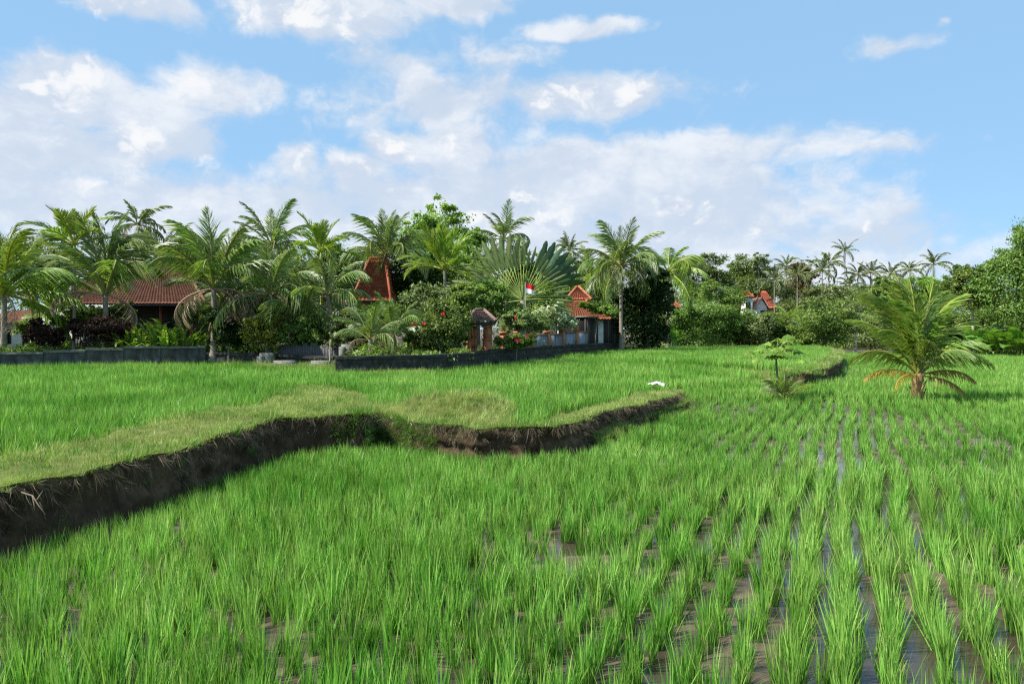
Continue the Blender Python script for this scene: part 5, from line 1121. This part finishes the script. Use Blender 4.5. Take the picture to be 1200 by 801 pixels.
for i, (px, Y, L, lab) in enumerate(((1148, 84, 3.6, 'banana plant leftmost in the right clump'), (1164, 82, 4.0, 'banana plant second in the right clump'), (1182, 81, 4.2, 'tallest banana plant of the right clump'), (1198, 80, 4.0, 'banana plant cut by the right picture edge'))):
    broadleaf('banana_plant', lab, 'plant', px, Y - 1.5, .0, L, 24, PAD, 'banana plants at the right field edge', 12, 72, 1.1, .6)
broadleaf('banana_plant', 'banana plant at the foot of the dark tree', 'plant', 786, 86.5, .5, 3.0, 12, PAD, None, 30, 85, .5, .3)

# a far wood closing the view
def far_wood():
    bl = []
    for i in range(210):
        az = rng.uniform(-.85, .85); Y = rng.uniform(190, 240); x = math.tan(az) * Y; h = rng.uniform(11, 17)
        bl.append((x, Y, h * .5, rng.uniform(5, 9), 5, h * .5))
    tag(link('far_wood', crown_mesh('far_wood', bl, 120000, .8, .55, 40, .26), M['leaf_olive']), 'distant grey green wood closing the horizon', 'wood', kind='stuff')
    bl = []
    for i in range(70):
        px = rng.uniform(790, 1230); Y = rng.uniform(105, 132); x = (px - HX) / F * Y; h = rng.uniform(3.5, 6.0)
        bl.append((x, Y, h * .5, rng.uniform(2, 4), 2.5, h * .55))
    tag(link('thicket', crown_mesh('thicket', bl, 45000, .42, .55, 34, .26), M['leaf_mid']), 'green thicket behind the field edge shrubs', 'thicket', kind='stuff')
far_wood()

# ------------------------------------------------------------------ things in the fields
def young_palm():
    Y = 30.5; x, y, z = U(1076, 437, Y); r = empty('young_coconut_palm', (x, Y, .0)); tag(r, 'young coconut palm with fibrous orange base standing alone in the paddy', 'palm tree'); H = z
    mb = MB(); k = 9; pts = [(0, 0, -.2)] + [(.04 * math.sin(i), 0, H * i / k) for i in range(1, k + 1)]; mb.tube(pts, [.17, .16] + [.15 + .04 * (i % 2) for i in range(k - 1)], 9); mb.build('trunk', M['stump'], r, smooth=True)
    for i in range(12):     # cut leaf bases round the stem
        a = i * 2.4; mb = MB(); z0 = H * (.2 + .75 * (i / 12)); c, s = math.cos(a), math.sin(a); mb.tube([(c * .08, s * .08, z0 - .15), (c * .18, s * .18, z0 + .1), (c * .32, s * .32, z0 + .38)], [.07, .055, .025], 6); mb.build('leaf_base', M['stump'], r, smooth=True)
    # azimuth, elevation, length, mesh, kind
    fr = [(92, 84, 3.9, 0), (150, 76, 3.9, 0), (35, 74, 4.0, 0), (200, 80, 3.9, 1), (275, 72, 3.6, 1), (330, 70, 3.6, 1), (175, 62, 3.9, 1), (5, 66, 3.8, 1), (110, 78, 4.2, 0), (160, 66, 4.0, 4), (25, 66, 4.0, 4),
          (166, 47, 3.4, 1), (14, 45, 3.4, 1), (205, 46, 3.0, 2), (330, 36, 2.8, 2), (255, 40, 2.6, 2), (300, 28, 2.5, 2), (186, 20, 3.0, 2), (354, 16, 3.0, 2), (60, 58, 3.4, 1), (225, 66, 3.6, 4)]
    for a, e, L, v in fr:
        o = link('frond', FR['light' if a not in (275, 300, 255, 335, 185) else 'coco'][v], None, r); o.location = (.08 * math.cos(R(a)), .08 * math.sin(R(a)), H); o.rotation_euler = (random.uniform(-.5, .5), -R(e), R(a)); o.scale = (L, L, L)
    for a, e, L in ((182, 2, 2.4), (2, 0, 2.5), (330, -18, 1.9), (215, -8, 2.0)):
        o = link('yellow_frond', YEL[0], None, r); o['label'] = 'yellowing drooping frond'; o.location = (0, 0, H - .1); o.rotation_euler = (random.uniform(-.3, .3), -R(e), R(a)); o.scale = (L, L, L)
M['yellow_frond'] = leaf_mat('yellow_frond', [(0, (.16, .17, .03)), (.5, (.38, .30, .06)), (1, (.58, .40, .11))], .35)
YEL = [frond_mesh('yellow_frond', .9, .2, 34, 1.3, .012, -.1)]; YEL[0].materials.append(M['yellow_frond'])
young_palm()
def papaya():
    Y = 31.5; x, y, z = U(910, 0, Y); r = empty('papaya_sapling', (x, Y, 0)); tag(r, 'small papaya tree with flat umbrella crown on the paddy edge', 'tree'); H = U(0, 417, Y)[2]
    mb = MB(); mb.tube([(0, 0, -.1), (.03, 0, H * .5), (-.02, 0, H)], [.06, .05, .035], 7); mb.build('trunk', M['bark'], r, smooth=True)
    for i in range(26):     # long stalks, each with a lobed leaf
        a = i * 2.4 + random.uniform(-.2, .2); e = R(random.uniform(-10, 68)); l = random.uniform(.45, 1.1); d = Vector((math.cos(a) * math.cos(e), math.sin(a) * math.cos(e), math.sin(e))); tip = Vector((-.02, 0, H)) + d * l
        st = MB(); st.tube([(-.02, 0, H), tuple(Vector((-.02, 0, H)) + d * l * .5 + Vector((0, 0, .03))), tuple(tip)], [.012, .01, .007], 5); lf = st.build('leaf_stalk', M['shaft'], r)
        V, f, rn = [], [], []
        for k in range(9):
            b = a + (k - 4) * .55; ll = random.uniform(.34, .56) * (1 - .05 * abs(k - 4)); dv = Vector((math.cos(b), math.sin(b), -.6)).normalized(); sv = Vector((-math.sin(b), math.cos(b), 0)) * .1
            n0 = len(V); V += [tip, tip + dv * ll * .55 + sv, tip + dv * ll, tip + dv * ll * .55 - sv]; f.append((n0, n0 + 1, n0 + 2, n0 + 3)); rn += [random.uniform(.2, .9)] * 4
        link('leaf', mesh_np('papaya_leaf', [tuple(v) for v in V], np.array(f), rn), M['leaf_bright'], r)
papaya()
broadleaf('palm_seedling', 'low coconut seedling with spreading fronds under the papaya', 'plant', 919, 30.2, .30, 1.3, 15, [FR['light'][1], FR['light'][0], FR['coco'][1]], None, 15, 78, .12, 0)
def crumpled(name, label, loc, sx, sy, sz, rz):
    n, m = 16, 12; u, v = np.meshgrid(np.linspace(-1, 1, n), np.linspace(-1, 1, m)); rr = np.clip(1 - (u * u + v * v) * .5, 0, 1)
    z = rr * .7 + (fbm2(u * 3 + 9, v * 3 + loc[0], 7, 3) - .5) * 1.3; V = np.stack([u * sx + (fbm2(u * 2, v * 2, 3) - .5) * sx * .5, v * sy, np.maximum(z, 0) * sz], -1).reshape(-1, 3); i = np.arange(n * m).reshape(m, n)
    o = link(name, mesh_np(name, V, np.stack([i[:-1, :-1], i[:-1, 1:], i[1:, 1:], i[1:, :-1]], -1).reshape(-1, 4)), M['plastic']); o.location = loc; o.rotation_euler = (0, 0, rz); tag(o, label, 'plastic sheet'); return o
gx, gy = G(770, 451, .85); crumpled('plastic_sack', 'crumpled white plastic sack lying on the grassy terrace edge', (gx, gy, .84), .30, .15, .16, R(-25))
gx, gy, gz = U(911, 438, 31.0); crumpled('plastic_sack', 'pale plastic sack at the foot of the papaya', (gx, gy, .35), .22, .2, .42, .3)
# dry twig sticking out of the bank at the left
tx, ty = G(38, 574, .95); mb = MB(); b0 = Vector((tx, ty, .88)); d0 = Vector((.34, -.22, -.12))
mb.tube([b0 + Vector((-.2, .1, .02)), b0, b0 + d0 * .4 + Vector((0, 0, -.06)), b0 + d0 * .8 + Vector((0, 0, -.1))], [.012, .010, .007, .003], 6); mb.tube([b0 + d0 * .3, b0 + d0 * .5 + Vector((0, .05, .14))], [.01, .003], 5); mb.tube([b0 + d0 * .45, b0 + d0 * .6 + Vector((.05, 0, -.2))], [.009, .003], 5); mb.tube([b0, b0 + Vector((.06, -.06, -.1)), b0 + Vector((.08, -.09, -.17))], [.01, .007, .003], 5)
tag(mb.build('dry_twig', M['twig'], smooth=True), 'dry forked twig sticking out of the dark bank at the left', 'twig')
